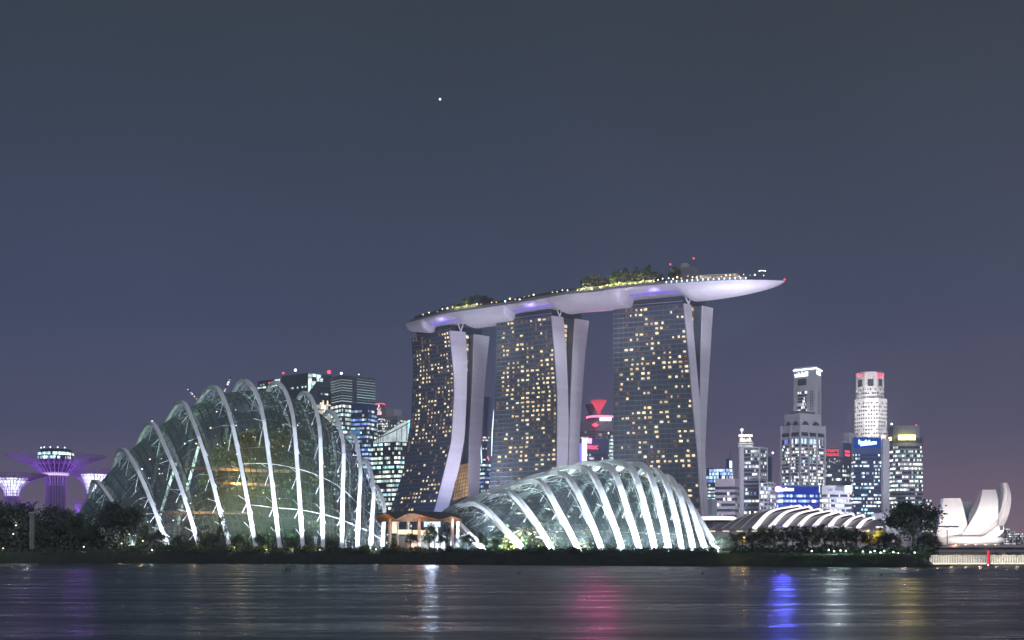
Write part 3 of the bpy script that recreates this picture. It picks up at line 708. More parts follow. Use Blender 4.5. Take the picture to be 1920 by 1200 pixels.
# pavilions on the deck
for x0, x1, hh, lab in ((770, 805, 6, 'small lit glass pavilion at the left tip of the long roof deck'), (905, 925, 5, 'small warm lit kiosk right of the left tree clump on the long roof deck'), (1030, 1078, 6, 'warm lit roof terrace pavilion left of the large tree clump on the long roof deck'), (1296, 1372, 6.5, 'long curved white roofed pavilion on the prow of the roof deck')):
    a = deck_at(x0) + nd*9; b_ = deck_at(x1) + nd*9; pv = thing('roof_pavilion', (a+b_)/2, lab, 'pavilion', 'pavilions on the roof deck')
    mb = MB(); po = [a, b_, b_ + nd*8, a + nd*8]; mb.prism(po, ZD + hh - .6, ZD + hh + .2); mb.build('roof', M['white'], pv)
    mb = MB(); po = [a.lerp(b_, .05) + nd*2, a.lerp(b_, .95) + nd*2, b_ + nd*7, a + nd*7]; mb.prism(po, ZD, ZD + hh - .8); mb.build('lit_wall', emit('pavilion_glow', (1, .66, .5), .55, 'NONE', .9, .25) if x0 == 770 else bpy.data.materials['pavilion_glow'], pv)
a = deck_at(1240) + nd*16; b_ = deck_at(1287) + nd*16
pv = thing('plant_room', (a+b_)/2, 'grey boxy plant room rising behind the trees of the roof deck', 'plant room')
mb = MB(); mb.prism([a, b_, b_ + nd*9, a + nd*9], ZD, ZD + 15); mb.build('wall', M['greywall'], pv)
mb = MB(); c_ = a.lerp(b_, .45); mb.prism([c_, a.lerp(b_, .7), a.lerp(b_, .7) + nd*6, c_ + nd*6], ZD + 15, ZD + 18); mb.build('roof_box', M['concrete'], pv)
for q in (a + UP*18, b_ + UP*21):
    mb = MB(); mb.bar(Vector((q.x, q.y, ZD + 15)), q, .15); ms = mb.build('mast', M['metal'], pv); mb = MB(); mb.ball(q, .55, 5); mb.build('warning_light', M['lamp_red'], ms)
p = deck_at(1426) + nd*3
ml = thing('floodlight_mast', p, 'short mast with a ring of floodlights near the prow tip of the roof deck', 'light mast')
mb = MB(); mb.bar(p, p + UP*7.5, .22, 6); mb.build('pole', M['metal'], ml)
for k in range(5): mb = MB(); mb.ball(p + Vector(((k-2)*1.1, 0, 7.4 - .12*abs(k-2))), .36, 5); mb.build('lamp_head', M['lamp_white'], ml)
mb = MB(); mb.ball(rim_n[-1] + UP*.8, .55, 5); mb.build('warning_light', M['lamp_red'], park)
# trees on the deck
decktrees = [(820, 9, 'a'), (838, 10, 'b'), (852, 12, 'a'), (868, 13, 'a'), (884, 14, 'b'), (900, 13, 'a'), (1088, 14, 'a'), (1106, 15, 'b'), (1122, 13, 'a'), (1142, 15, 'c'), (1158, 17, 'a'), (1178, 15, 'b'), (1192, 16, 'a'), (1207, 17, 'a'), (1226, 11, 'b'), (1256, 14, 'a')]
where = ['leftmost tree of the left clump', 'second tree from the left in the left clump', 'third tree from the left in the left clump', 'fourth tree from the left in the left clump', 'second tree from the right in the left clump', 'rightmost tree of the left clump',
         'leftmost tree of the large right clump', 'second tree from the left in the large right clump', 'third tree from the left in the large right clump', 'fourth tree from the left in the large right clump', 'middle tree of the large right clump', 'fourth tree from the right in the large right clump', 'third tree from the right in the large right clump', 'last tall tree of the large right clump', 'low tree between the large clump and the plant room', 'single dark tree before the grey plant room']
for k, ((x, h, kd), lb) in enumerate(zip(decktrees, where)):
    p = deck_at(x) + nd*(8 + (k % 3)*3)
    src = PRO[kd]; o = src if kd not in USED else copy_tree(src); USED[kd] = 1
    s = h/PH[kd]; o.location = p; o.scale = (s*.85, s*.85, s); o.rotation_euler = (0, 0, k*1.7); tag(o, lb + ' on the long roof deck', 'tree', 'trees on the roof deck')
for x in (836, 850, 868, 884, 1090, 1104, 1124, 1140, 1152, 1163, 1180, 1198, 1212, 1226): lamp_at('POINT', deck_at(x) + nd*1.6 + UP*4.2, 3600, (1, .82, .36), radius=.4)
# light on the hull
for x, y, d, tx, e, c in ((900, 690, 930, 850, 90000, (.8, .85, 1)), (1000, 680, 900, 945, 60000, (.85, .8, 1)), (1130, 660, 860, 1105, 90000, (.92, .82, 1)), (1380, 640, 850, 1345, 120000, (.85, .86, 1)), (1440, 620, 850, 1400, 60000, (.9, .8, 1)), (1215, 640, 850, 1215, 40000, (.7, .65, 1))):
    lamp_at('SPOT', P(x, y, d), e*1.8, c, deck_at(tx) + nd*14 - UP*6, 75, 2, .9)
for x0, x1 in ((796, 848), (952, 1026), (1172, 1272)):
    a, b_ = deck_at(x0) + nd*8 - UP*4.6, deck_at(x1) + nd*8 - UP*4.6
    mb = MB(); mb.sweep([a, a.lerp(b_, .5), b_], 1.6, .5, UP); lamp_at('POINT', a.lerp(b_, .5) - nd*5 - UP*1.5, 2200, (.42, .32, 1), radius=2); mb.build('cove_light', M['strip_purple'], park)


# ------------------------------------------------------------------ office towers
def fpoly(x0, xc, x1, d, o0=12, o1=14):
    Lp, Cp, Rp = GP(x0, d + o0), GP(xc, d), GP(x1, d + o1)
    return [Lp, Cp, Rp, Lp + Rp - Cp + Vector((0, 6, 0))]
def grow(poly, m):
    n = len(poly); P2 = [Vector((p[0], p[1], 0)) for p in poly]; r = []
    for k in range(n):
        e1 = (P2[k] - P2[k-1]).normalized(); e2 = (P2[(k+1) % n] - P2[k]).normalized()
        n1 = Vector((e1.y, -e1.x, 0)); n2 = Vector((e2.y, -e2.x, 0)); r.append(P2[k] + (n1 + n2)*m/max(.35, 1 + n1.dot(n2)))
    return r
def bands(root, poly, z0, z1, fl, wr, mat, vbase=0, out=.25, name='window_band'):
    n = int((z1 - z0)/fl)
    pg = grow(poly, out)
    for k in range(n):
        z = z1 - fl*(k+1) + fl*(1-wr)*.5
        mb = MB(); mb.ring(pg, z, z + fl*wr, vbase + k); mb.build(name, mat, root)
def piers(root, poly, z0, z1, n, w, mat, out=.7, name='pier'):
    mb = MB()
    for a, b_ in zip(poly, poly[1:] + poly[:1]):
        a = Vector((a[0], a[1], 0)); b_ = Vector((b_[0], b_[1], 0)); m = max(1, round(n*(b_-a).length/((Vector(poly[1][:2])-Vector(poly[0][:2])).length + 1e-6)))
        if (b_-a).length < 1: continue
        for k in range(m+1):
            p = a.lerp(b_, k/m); mb.box((p.x, p.y, (z0+z1)/2), w, w, z1-z0, math.atan2((b_-a).y, (b_-a).x))
    return mb.build(name, mat, root)
def tower(name, label, x0, xc, x1, d, ytop, wall, mat, fl=4.0, wr=.55, o0=12, o1=14, yb=1000, skip=0.0, group=None, vb=0, cat='tower', tops=None, ybt=None):
    poly = fpoly(x0, xc, x1, d, o0, o1); z1 = yz(ytop, d)
    root = thing(name, GP(xc, d), label, cat, group)
    mb = MB(); mb.prism(poly, GZ - 1, z1, tops=tops); mb.build('wall', wall, root)
    if mat: bands(root, poly, yz(yb, d), z1 - skip, fl, wr, mat, vb)
    return root, poly, z1
def text(s, parent, p, u, h, mat, name='lettering', w=None, ext=.15):
    c = bpy.data.curves.new(name, 'FONT'); c.body = s; c.size = h*1.4; c.extrude = ext; c.align_x = 'CENTER'; c.align_y = 'CENTER'
    t_ = bpy.data.objects.new(name, c); COL.objects.link(t_); bpy.context.view_layer.update()
    me = bpy.data.meshes.new_from_object(t_.evaluated_get(bpy.context.evaluated_depsgraph_get())); bpy.data.objects.remove(t_)
    o = bpy.data.objects.new(name, me); COL.objects.link(o); me.materials.clear(); me.materials.append(mat)
    u = Vector((u.x, u.y, 0)).normalized(); n = u.cross(UP)
    o.parent = parent; m = Matrix((u, UP, n)).transposed().to_4x4(); m.translation = Vector(p) + n*.6 - ORG[parent.name]
    if w:
        bpy.context.view_layer.update(); sx = w/max(o.dimensions.x, .01) if o.dimensions.x else 1; m = m @ Matrix.Diagonal((sx, 1, 1, 1))
    o.matrix_local = m; return o
def glyphs(parent, p, u, w, h, n, mat, seed, name='sign_lettering'):
    """far lettering too small to read: a row of letter-like strokes"""
    rnd = random.Random(seed); u = Vector((u.x, u.y, 0)).normalized(); nn = u.cross(UP)*.5; mb = MB(); cw = w/n; p = Vector(p)
    for k in range(n):
        o = p + u*(k*cw - w/2) + nn; hh = h*rnd.choice([.7, .7, .75, 1.0])
        for (a, b_, c, e) in ((0, .22, 0, hh), (.1, .75, rnd.choice([0, hh-.2*h, hh*.45]), None), (.55, .77, 0, hh*rnd.choice([.5, 1, 1]))):
            z1 = e if e is not None else c + .2*h
            mb.face([o + u*a*cw + UP*(c - h/2), o + u*b_*cw + UP*(c - h/2), o + u*b_*cw + UP*(z1 - h/2), o + u*a*cw + UP*(z1 - h/2)])
    return mb.build(name, mat, parent)
def panel(parent, a, b_, z0, z1, mat, name, out=.5, th=.4):
    a = Vector((a[0], a[1], 0)); b_ = Vector((b_[0], b_[1], 0)); n = (b_-a).cross(UP).normalized(); mb = MB()
    mb.prism([a + n*out, b_ + n*out, b_ + n*(out-th), a + n*(out-th)], z0, z1); return mb.build(name, mat, parent)
def mast(parent, x, y0, y1, d, r=.3, mat=None, light=None, name='mast'):
    mb = MB(); mb.bar(P(x, y0, d), P(x, y1, d), r, 6, r*.5); o = mb.build(name, mat or M['metal'], parent)
    if light: mb = MB(); mb.ball(P(x, y1, d), r*2.6, 6); mb.build('beacon_light', light, o)
    return o
OM = {}
def om(key, dark, lits, s_, cw, fr, run=5, seed=0):
    if key not in OM: OM[key] = office('ribbon_' + key, dark, lits, s_, cw, fr, run, seed)
    return OM[key]
DK = (.035, .05, .07); DB = (.03, .05, .09)
# --- left cluster behind the tall dome
r, po, z = tower('office_tower', 'dark flat topped office tower with a red and white sign, behind the tall dome', 483, 526, 532, 1700, 709, M['darkwall'], om('dimcool', DK, COOL, .8, 3, .26, 6, 3), o0=30, o1=14, yb=900)
panel(r, po[0].lerp(po[1], .55), po[0].lerp(po[1], .97), z - 10, z - 4, emit('sign_white', (.9, 1, 1), 2.2), 'sign_panel'); panel(r, po[0].lerp(po[1], .5), po[0].lerp(po[1], .62), z - 11, z - 4, M['lamp_red'], 'sign_panel', .6)
r, po, z = tower('office_tower', 'dark glass office tower with a folded lit top facet, behind the tall dome', 528, 577, 622, 1620, 699, M['darkwall'], om('dimcool', DK, COOL, .8, 3, .26, 6, 3), o0=30, o1=25, yb=900, skip=16, vb=40)
mb = MB(); a, b_ = po[1], po[2]; n_ = (b_-a).cross(UP).normalized()*.6
q = [a + n_ + UP*(yz(738, 1620)-GZ), a.lerp(b_, .12) + n_ + UP*(yz(728, 1620)-GZ), a.lerp(b_, .6) + n_ + UP*(z - .6 - GZ), a + n_ + UP*(z - .6 - GZ)]
mb.face(q, [(0, 900.2), (8, 900.2), (30, 907.5), (0, 907.5)]); mb.build('lit_facet', om('facet', DK, COOL, .75, 9, .9, 3), r)
panel(r, a.lerp(b_, .5), a.lerp(b_, .98), yz(765, 1620), yz(752, 1620), om('warmfl', DK, WARM, 1.1, 3, .7, 4), 'lit_floors')
for k in range(5):
    z0 = yz(748 + k*9.5, 1620); mb = MB(); pp = [a.lerp(b_, .35 if k else .6) + n_*1.4, b_ + n_*1.4]
    mb.face([pp[0] + UP*(z0-5-GZ), pp[1] + UP*(z0-5-GZ), pp[1] + UP*(z0-GZ), pp[0] + UP*(z0-GZ)], [(0, 950.2+k), (20, 950.2+k), (20, 950.8+k), (0, 950.8+k)]); mb.build('lit_floor', om('warmfl', DK, WARM, 1.1, 3, .7, 4), r)
panel(r, a.lerp(b_, .25), a.lerp(b_, .62), yz(713, 1620), yz(706, 1620), om('facet', DK, COOL, .75, 9, .9, 3), 'lit_panel')
mast(r, 617, 699, 697.5, 1620, .9, None, M['lamp_red']); mast(r, 531, 701, 699.5, 1640, .5, None, M['lamp_red']); mast(r, 554, 699, 694, 1640, .7, None, M['lamp_white'])
m_ = om('coolbright', DK, COOL, .95, 3.2, .78, 7, 9)
r, po, z = tower('office_tower', 'broad tower with brightly lit ribbon floors and louvred top, right behind the tall dome', 620, 641, 703, 1580, 703, M['darkwall'], m_, fl=5.6, wr=.58, o0=26, o1=36, yb=930, skip=37, vb=10)
mb_ = om('louvre', (.1, .13, .16), COOL, .22, 60, .97, 1)
bands(r, po, z - 37, z - 1, 3.4, .3, mb_, 0, .4, 'louvre'); mast(r, 640, 703, 700, 1580, .6, None, M['lamp_white']); mast(r, 673, 704, 702, 1590, .3, None, M['lamp_white'])
r, po, z = tower('office_tower', 'lower blue glass tower with lit floors stepped in front of the broad louvred tower', 658, 690, 707, 1480, 757, M['bluewall'], om('coolblue', DB, BLUE + COOL, .75, 3.2, .62, 5, 4), fl=5.2, wr=.5, o0=10, o1=22, yb=930, skip=6, vb=80)
panel(r, po[0].lerp(po[1], .02), po[0].lerp(po[1], .55), yz(815, 1480), yz(806, 1480), emit('blue_glow', (.15, .45, .9), .5, 'NONE', .6, .2), 'lit_terrace')
r, po, z = tower('office_tower', 'narrow tower topped by a glowing white and red sign, left of the grey block', 704, 716, 722, 1900, 757, M['greywall'], om('whitefine', DK, WHITE, .8, 2, .45, 3, 6), fl=3.6, o0=10, yb=900, skip=22, vb=20)
glyphs(r, (po[0].lerp(po[1], .6)) + UP*(z - 9 - GZ), po[1] - po[0], 12, 16, 3, emit('sign_pink', (1, .62, .66), 2.4), 4); mb = MB(); mb.sweep([po[0] + UP*(z-GZ+.5), po[1] + UP*(z-GZ+.5), po[2] + UP*(z-GZ+.5)], 1, .6, UP); mb.build('roof_light', M['lamp_red'], r)
r, po, z = tower('office_block', 'plain grey block with a raised roof box, behind the slanted glass roof', 722, 745, 763, 1900, 779, M['greywall'], om('whitefine', DK, WHITE, .8, 2, .45, 3, 6), fl=3.8, o0=12, yb=900, skip=6, vb=60)
mb = MB(); mb.prism(fpoly(724, 738, 753, 1905, 5, 8), z, yz(766, 1900)); mb.build('roof_box', M['concrete'], r)
d = 1330; po = fpoly(697, 744, 790, d, 18, 20); zt = [yz(825, d), yz(806, d), yz(775, d), yz(790, d)]; zb = yz(826, d)
r = thing('office_tower', GP(744, d), 'office tower with a brightly lit slanted glass roof, left of the flared hotel tower', 'tower')
mb = MB(); mb.prism(po, GZ, zb - 1); mb.build('wall', M['darkwall'], r); bands(r, po, yz(960, d), zb - 1, 5.0, .55, om('coolgreen', DK, COOL + [(.85, 1, .8)], .9, 2.6, .70, 6, 14), 30)
mb = MB(); mb.prism(grow(po, -1), zb - 1, zb + 10, tops=zt, uvoff=3); roof = mb.build('slanted_roof', emit('lit_roof', (.80, .95, 1), .8, 'NONE', .5, .1), r)
mb = MB()
for k in range(12):
    a = po[0].lerp(po[1], k/11) if k < 6 else po[1].lerp(po[2], (k-6)/5)
    zt_ = interp([(0, zt[0]), (5, zt[1]), (6, zt[1]), (11, zt[2])], k); mb.bar(Vector((a.x, a.y - .4, zb)), Vector((a.x, a.y - .4, zt_)), .35, 4)
for a, b_, z0, z1 in ((po[0], po[1], zt[0], zt[1]), (po[1], po[2], zt[1], zt[2])): mb.bar(Vector((a.x, a.y - .4, z0)), Vector((b_.x, b_.y - .4, z1)), .5, 4)
mb.build('roof_frame', M['metal'], roof)
glyphs(r, po[1].lerp(po[2], .55) + UP*(yz(799, d)-GZ), UP.cross(Vector((0, 1, 0)))*-1, 5, 14, 2, emit('sign_cyan', (.25, .75, 1), 4), 12)
# --- behind and between the hotel towers
d = 1900
r, po, z = tower('office_tower', 'tower with a red lit funnel crown, between the middle and right hotel towers', 1087, 1118, 1158, d, 790, M['greywall'], om('purplefine', (.06, .06, .09), WHITE, .45, 3, .2, 5, 8), fl=4.2, o0=12, yb=880, skip=14)
mb = MB(); c = P(1126, 780, d + 22); mb.lathe(Vector((c.x, c.y, z)), [(19, 0), (19, 5), (22, 6), (22, 10), (17, 11)], 20); drum = mb.build('drum', M['greywall'], r)
mb = MB(); mb.lathe(Vector((c.x, c.y, z)), [(22.4, 6.5), (22.4, 9.5)], 20, cap=False); mb.build('red_ring', emit('ring_red', (1, .12, .22), 5), drum)
mb = MB(); mb.lathe(Vector((c.x - 3, c.y, z)), [(2, 10), (4, 20), (12, 33), (13, 35)], 12); mb.build('funnel', emit('funnel_red', (1, .10, .16), .9, None, .5, .05), r)
mb = MB(); mb.lathe(Vector((c.x - 15, c.y + 6, z)), [(2, 10), (6, 22), (9, 29)], 10); mb.build('dark_fin', M['metal'], r)
panel(r, (c.x - 3, c.y - 24), (c.x + 15, c.y - 23), z + .5, z + 6, emit('sign_whitehot', (1, .85, .9), 3.5), 'sign_panel'); glyphs(r, Vector((c.x + 6, c.y - 24, z + 3.2)), Vector((1, 0, 0)), 15, 3.5, 6, M['lamp_red'], 31)
mb = MB(); mb.lathe(Vector((c.x - 10, c.y - 26, z - 6)), [(.5, -3), (5, 0), (.5, 3)], 6); mb.build('red_emblem', M['lamp_red'], r)
d = 1500
r, po, z = tower('office_block', 'dark block with a glowing purple fin and small red lettering, behind the low dome', 1087, 1094, 1142, d, 822, M['bluewall'], om('whitefine', DK, WHITE, .8, 2, .45, 3, 6), fl=4.2, o0=10, o1=8, yb=880, skip=18, vb=110)
panel(r, (po[0].x + 2, po[1].y - .5), (po[0].x + 8, po[1].y - .5), z - 34, z, emit('fin_glow', (.75, .70, 1), 2.6), 'light_fin', 1.2); panel(r, (po[0].x - 1, po[1].y - .3), (po[0].x + 2, po[1].y - .3), z - 34, z - 6, emit('fin_blue', (.25, .2, 1), 1.5), 'light_fin', .9); panel(r, (po[0].x + 8, po[1].y - .3), (po[0].x + 14, po[1].y - .3), z - 6, z, emit('fin_magenta', (.95, .15, .7), 7), 'light_fin', .9)
lamp_at('SPOT', P(1100, 840, d - 30), 520000, (1, .12, .62), Vector((P(1100, 840, d - 30).x*.3, 100, 0)), 50, 6, .9); lamp_at('SPOT', P(1128, 772, 1870), 380000, (1, .08, .45), Vector((P(1128, 772, 1870).x*.3, 100, 0)), 50, 6, .9)  # added spots aimed at the bay for the pink streak on the water
text('ntuc', r, Vector((po[1].x + 11, po[1].y - 2, yz(838, d))), Vector((1, .1, 0)), 7, emit('sign_red', (1, .10, .16), 3.2), 'lettering', 13)
r, po, z = tower('office_tower', 'lit side tower just left of the right hotel tower, behind the low dome', 1140, 1146, 1160, 1700, 808, M['greywall'], om('coolbright', DK, COOL, .95, 3.2, .78, 7, 9), fl=5, o0=6, yb=880, vb=200)
d = 1750
r = thing('sail_tower', GP(912, d), 'slim curved residential tower with bright edge lines, between the left and middle hotel towers', 'tower')
mb = MB(); rw = []
for k in range(13):
    y = 745 + 20*k; xr = 930 - 9*math.sin(min(1, k/7)*PI/2); xl = 908 - 6*math.sin(k/12*PI/2); rw.append([P(xl, y, d + 10), P((xl+xr)/2 - 2, y, d), P(xr - 8, y, d + 12), P((xl+xr)/2, y, d + 26)])
rw = [[Vector((p.x, p.y, r_[0].z)) for p in r_] for r_ in rw]; mb.grid(rw, True); mb.face(rw[0]); mb.build('wall', M['bluewall'], r, smooth=False)
for k in range(34):
    y = 815 + k*5.2; mb = MB()
    if R.random() < .55: continue
    mb.face([P(905, y+1.5, d - 4), P(917, y+1.5, d - 4), P(917, y - 1.2, d - 4), P(905, y - 1.2, d - 4)], [(0, k+.2), (9, k+.2), (9, k+.8), (0, k+.8)]); mb.build('window_band', om('whitefine', DK, WHITE, .8, 2, .45, 3, 6), r)
for pts in ([(930.5, 747), (926, 775), (923, 810), (922, 855)], [(901, 828), (903, 860), (904, 895), (905, 930)]):
    mb = MB(); mb.tube([P(x, y, d - 6) for x, y in pts], .75, 5); mb.build('edge_light', M['strip_cyan'], r)
mast(r, 915, 860, 859, d - 8, .5, None, M['lamp_red'])
r, po, z = tower('office_tower', 'dim blue tower with scattered lit floors low between the left and middle hotel towers', 893, 908, 926, 1500, 868, M['bluewall'], om('coolblue', DB, BLUE + COOL, .75, 3.2, .62, 5, 4), fl=5.2, wr=.5, yb=930, vb=300)
# --- right cluster
d = 1750
r, po, z = tower('office_tower', 'squat office block with a blue lit top storey, just right of the right hotel tower', 1322, 1368, 1374, d, 877, M['bluewall'], om('coolgreen', DK, COOL + [(.85, 1, .8)], .9, 2.6, .70, 6, 14), fl=5, o0=10, yb=985, skip=22, vb=400)
bands(r, po, z - 22, z - 1, 5, .8, om('blueglow', (.02, .06, .3), BLUE, .9, 2.2, .75, 3), 420, .4, 'blue_band')
r, po, z = tower('slim_tower', 'thin blue lit tower with a needle spire, behind the blue topped block', 1361, 1368, 1372, 1950, 860, M['bluewall'], None, o0=6)
panel(r, po[1] + Vector((-.5, -1, 0)), po[2], z - 18, z - 3, M['strip_cyan'], 'light_panel'); mast(r, 1369, 860, 845, 1955, .7)
d = 1450
r, po, z = tower('office_block', 'pinkish concrete office block with dark ribbon windows, right of the right hotel tower', 1341, 1378, 1386, d, 897, M['pinkwall'], om('offpink', DK, WHITE, .9, 2.4, .2, 4, 22), fl=6.6, wr=.5, o0=4, o1=22, yb=990, skip=8, vb=500)
r, po, z = tower('office_block', 'low grey blue block at the foot of the right hotel tower', 1326, 1336, 1344, 1380, 935, M['greywall'], None, o0=5)
d = 1600
r, po, z = tower('office_tower', 'gridded office tower with a pale corner column, round lit crown and ball spire', 1392, 1424, 1438, d, 838, M['greywall'], om('gridoff', DK, WHITE + BLUE, 1.0, 2.2, .30, 5, 25), fl=5.0, wr=.58, o0=6, o1=16, yb=990, skip=3, vb=600)
piers(r, po, GZ, z, 1, 1.6, M['palewall'], name='pier')
for yy in (838, 849, 895, 906, 952, 964): mb = MB(); mb.ring(grow(po, .8), yz(yy, d) - 1, yz(yy, d), 0); mb.build('ledge', M['palewall'], r)
mb = MB(); c = P(1389, 838, d - 4); mb.lathe(Vector((c.x, c.y, GZ)), [(4.2, 0), (4.2, yz(838, d) - GZ)], 16); mb.build('corner_column', M['palewall'], r)
mb = MB(); c = P(1398, 838, d + 8); zc = yz(838, d); mb.lathe(Vector((c.x, c.y, zc)), [(10, 0), (10, 6), (9, 6.5), (9, 8)], 20); cr_ = mb.build('round_crown', emit('crown_white', (.95, 1, 1), .8, None, .6, .2), r)
mb = MB(); mb.lathe(Vector((c.x, c.y, zc)), [(10.6, 2.4), (10.6, 3.4)], 20, cap=False); mb.lathe(Vector((c.x, c.y, zc)), [(10.6, 5.4), (10.6, 6.4)], 20, cap=False); mb.build('crown_ring', M['metal'], cr_)
glyphs(r, Vector((c.x - 2, c.y - 11, zc + 10)), Vector((1, 0, 0)), 15, 6, 5, emit('sign_warm', (1, .66, .5), 5), 8); panel(r, (c.x - 11, c.y - 10), (c.x + 7, c.y - 10), zc + 13, zc + 16, emit('sign_warmwhite', (1, .9, .8), 2.5), 'sign_panel')
mast(r, 1391, 826, 806, d + 6, .9, M['strip_white'], M['strip_white'])
r, po, z = tower('office_wing', 'lower gridded wing stepped right of the tower with the ball spire', 1424, 1440, 1454, d - 30, 905, M['palewall'], om('gridoff', DK, WHITE + BLUE, 1.0, 2.2, .30, 5, 25), fl=5.0, wr=.62, o0=2, o1=14, yb=990, vb=700)
piers(r, po, GZ, z, 2, 1.2, M['palewall'])
r, po, z = tower('slim_tower', 'slim dim tower with a bright tipped pole, behind the gridded wing', 1436, 1446, 1450, 1900, 856, M['bluewall'], om('coolblue', DB, BLUE + COOL, .75, 3.2, .62, 5, 4), fl=5, yb=960, skip=38, vb=800)
mast(r, 1449, 905, 849, 1895, .6, M['steel'], M['lamp_white'])
d = 1900                                              # tall pale slab with lit roof edge
r, po, z = tower('office_tower', 'tallest pale slab tower with a glowing white roof edge, on the right', 1488, 1530, 1540, d, 686, M['palewall'], None, o0=26, o1=30)
mb = MB(); mb.sweep([p + UP*(z + .4 - GZ) for p in grow(po[:3] + [po[3]], .6)[:3]], 1.4, 2.0, UP); mb.build('roof_light', emit('roof_white', (.75, .95, 1), 5), r)
u_ = po[1] - po[0]
glyphs(r, po[0].lerp(po[1], .36) + UP*(z - 11 - GZ), u_, 23, 7, 8, emit('sign_bluewhite', (.8, .92, 1), 6), 3)
panel(r, po[1].lerp(po[2], .1), po[1].lerp(po[2], .8), z - 12, z - 7, bpy.data.materials['sign_bluewhite'], 'sign_panel')
panel(r, po[0].lerp(po[1], .19), po[0].lerp(po[1], .58), z - 28, z - 18, M['darkwall'], 'louvre', .3)
mm = om('slab', DK, WHITE, 1.1, 2.6, .40, 3, 33)
for k in range(20):
    z1 = z - 38 - k*4.6; mb = MB(); a, b_ = po[0].lerp(po[1], .19), po[0].lerp(po[1], .60); nn = u_.cross(UP).normalized()*.4
    mb.face([a + nn + UP*(z1 - 3 - GZ), b_ + nn + UP*(z1 - 3 - GZ), b_ + nn + UP*(z1 - GZ), a + nn + UP*(z1 - GZ)], [(0, 800.2+k), (20, 800.2+k), (20, 800.8+k), (0, 800.8+k)]); mb.build('window_band', mm, r)
    mb = MB(); 
    for s0, s1, aa, bb in ((.74, .79, po[0], po[1]), (.83, .88, po[0], po[1]), (.35, .5, po[1], po[2]), (.6, .75, po[1], po[2])):
        q0, q1 = aa.lerp(bb, s0), aa.lerp(bb, s1); n2 = (bb-aa).cross(UP).normalized()*.3; mb.face([q0 + n2 + UP*(z1 - 2.6 - GZ), q1 + n2 + UP*(z1 - 2.6 - GZ), q1 + n2 + UP*(z1 - GZ), q0 + n2 + UP*(z1 - GZ)])
    mb.build('slot_windows', M['darkwall'], r)
lamp_at('SPOT', P(1575, 850, 1740), 800000, (.78, .79, 1), P(1512, 745, 1900), 80, 6, 1); lamp_at('SPOT', P(1500, 920, 1440), 600000, (.74, .77, 1), P(1503, 840, 1650), 85, 6, 1)  # added fill spots to brighten the tall slab and the broad tower
d = 1650                                              # broad banded tower before it
r, po, z = tower('office_tower', 'broad pale tower with dark ribbon windows and vaulted crown, in front of the tallest slab', 1465, 1500, 1546, d, 796, M['palewall'], om('broad', DK, WHITE + COOL, 1.15, 2.0, .36, 4, 41), fl=4.25, wr=.56, o0=24, o1=26, yb=920, skip=26, vb=900)
piers(r, po, GZ, z + .5, 2, 2.6, M['palewall'])
bands(r, po, z - 26, z - 18, 8, .8, om('violet', (.05, .05, .2), BLUE, 1.0, 3, .55, 2), 960, .5, 'violet_band'); bands(r, po, z - 16, z - 9, 7, .7, M['darkwall'], 0, .3, 'louvre_band')
pi = grow(po, -3); mb = MB(); mb.prism(pi, z, z + 16); cw_ = mb.build('crown', M['palewall'], r)
mb = MB()
for a, b_ in ((pi[0], pi[1]), (pi[1], pi[2])):
    for s0, s1 in ((.08, .42), (.55, .92)):
        q0, q1 = a.lerp(b_, s0), a.lerp(b_, s1); n2 = (b_-a).cross(UP).normalized()*.4; pts = [q0.lerp(q1, .5 - .5*math.cos(PI*k/8)) + n2 + UP*(z - GZ + 1 + 9*math.sin(PI*k/8)) for k in range(9)]; mb.face(list(reversed(pts)))
mb.build('arched_openings', M['darkwall'], cw_)
mb = MB(); mb.prism(grow(po, -9), z + 16, z + 20); mb.build('roof_box', M['greywall'], r)
d = 1330
r, po, z = tower('office_block', 'low block washed in blue light with a magenta emblem sign, behind the arched hall', 1457, 1468, 1536, d, 911, M['bluewall'], om('bluelow', (.02, .04, .2), BLUE + COOL, 1.1, 2.2, .42, 5, 51), fl=5.6, wr=.5, o0=6, o1=6, yb=958, skip=8, vb=1000)
mb = MB(); c = P(1459, 917, d - 1.5); mb.ball(c, 3.2, 6); mb.build('sign_emblem', emit('sign_magenta', (1, .35, .95), 8), r); glyphs(r, P(1475, 917, d - 2), Vector((1, 0, 0)), 16, 4.2, 7, emit('sign_bluehot', (.65, .72, 1), 9), 9)
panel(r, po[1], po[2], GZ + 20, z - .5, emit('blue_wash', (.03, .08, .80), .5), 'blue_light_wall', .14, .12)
lamp_at('SPOT', P(1470, 916, d - 8), 540000, (.08, .10, 1), Vector((P(1470, 916, d - 8).x*.3, 100, 0)), 50, 7, .9)  # added spot turned to the bay, makes the blue streak on the water
d = 1400
r, po, z = tower('office_block', 'pale block with a wide glowing white rooftop sign band, behind the arched hall', 1534, 1541, 1597, d, 910, M['palewall'], om('mallwin', DK, WHITE, .9, 1.8, .45, 3, 61), fl=5.6, wr=.5, o0=8, o1=4, yb=968, skip=9, vb=1100)
lamp_at('SPOT', P(1565, 905, d - 30), 170000, (.75, .88, 1), Vector((P(1565, 905, d - 30).x*.3, 100, 0)), 50, 8, .9)  # added bay-facing spot for the white streak on the water
panel(r, po[0] + Vector((0, -1.5, 0)), po[2], z - 7.5, z - .5, emit('white_band', (.85, .97, 1), 5), 'sign_band', 1.4); glyphs(r, P(1557, 917, d - 4), Vector((1, 0, 0)), 5, 4, 2, M['metal'], 2); panel(r, P(1567, 916, d - 3), P(1583, 916, d - 2.6), z - 6, z - 2, M['greywall'], 'sign_plate', .4)
d = 1700
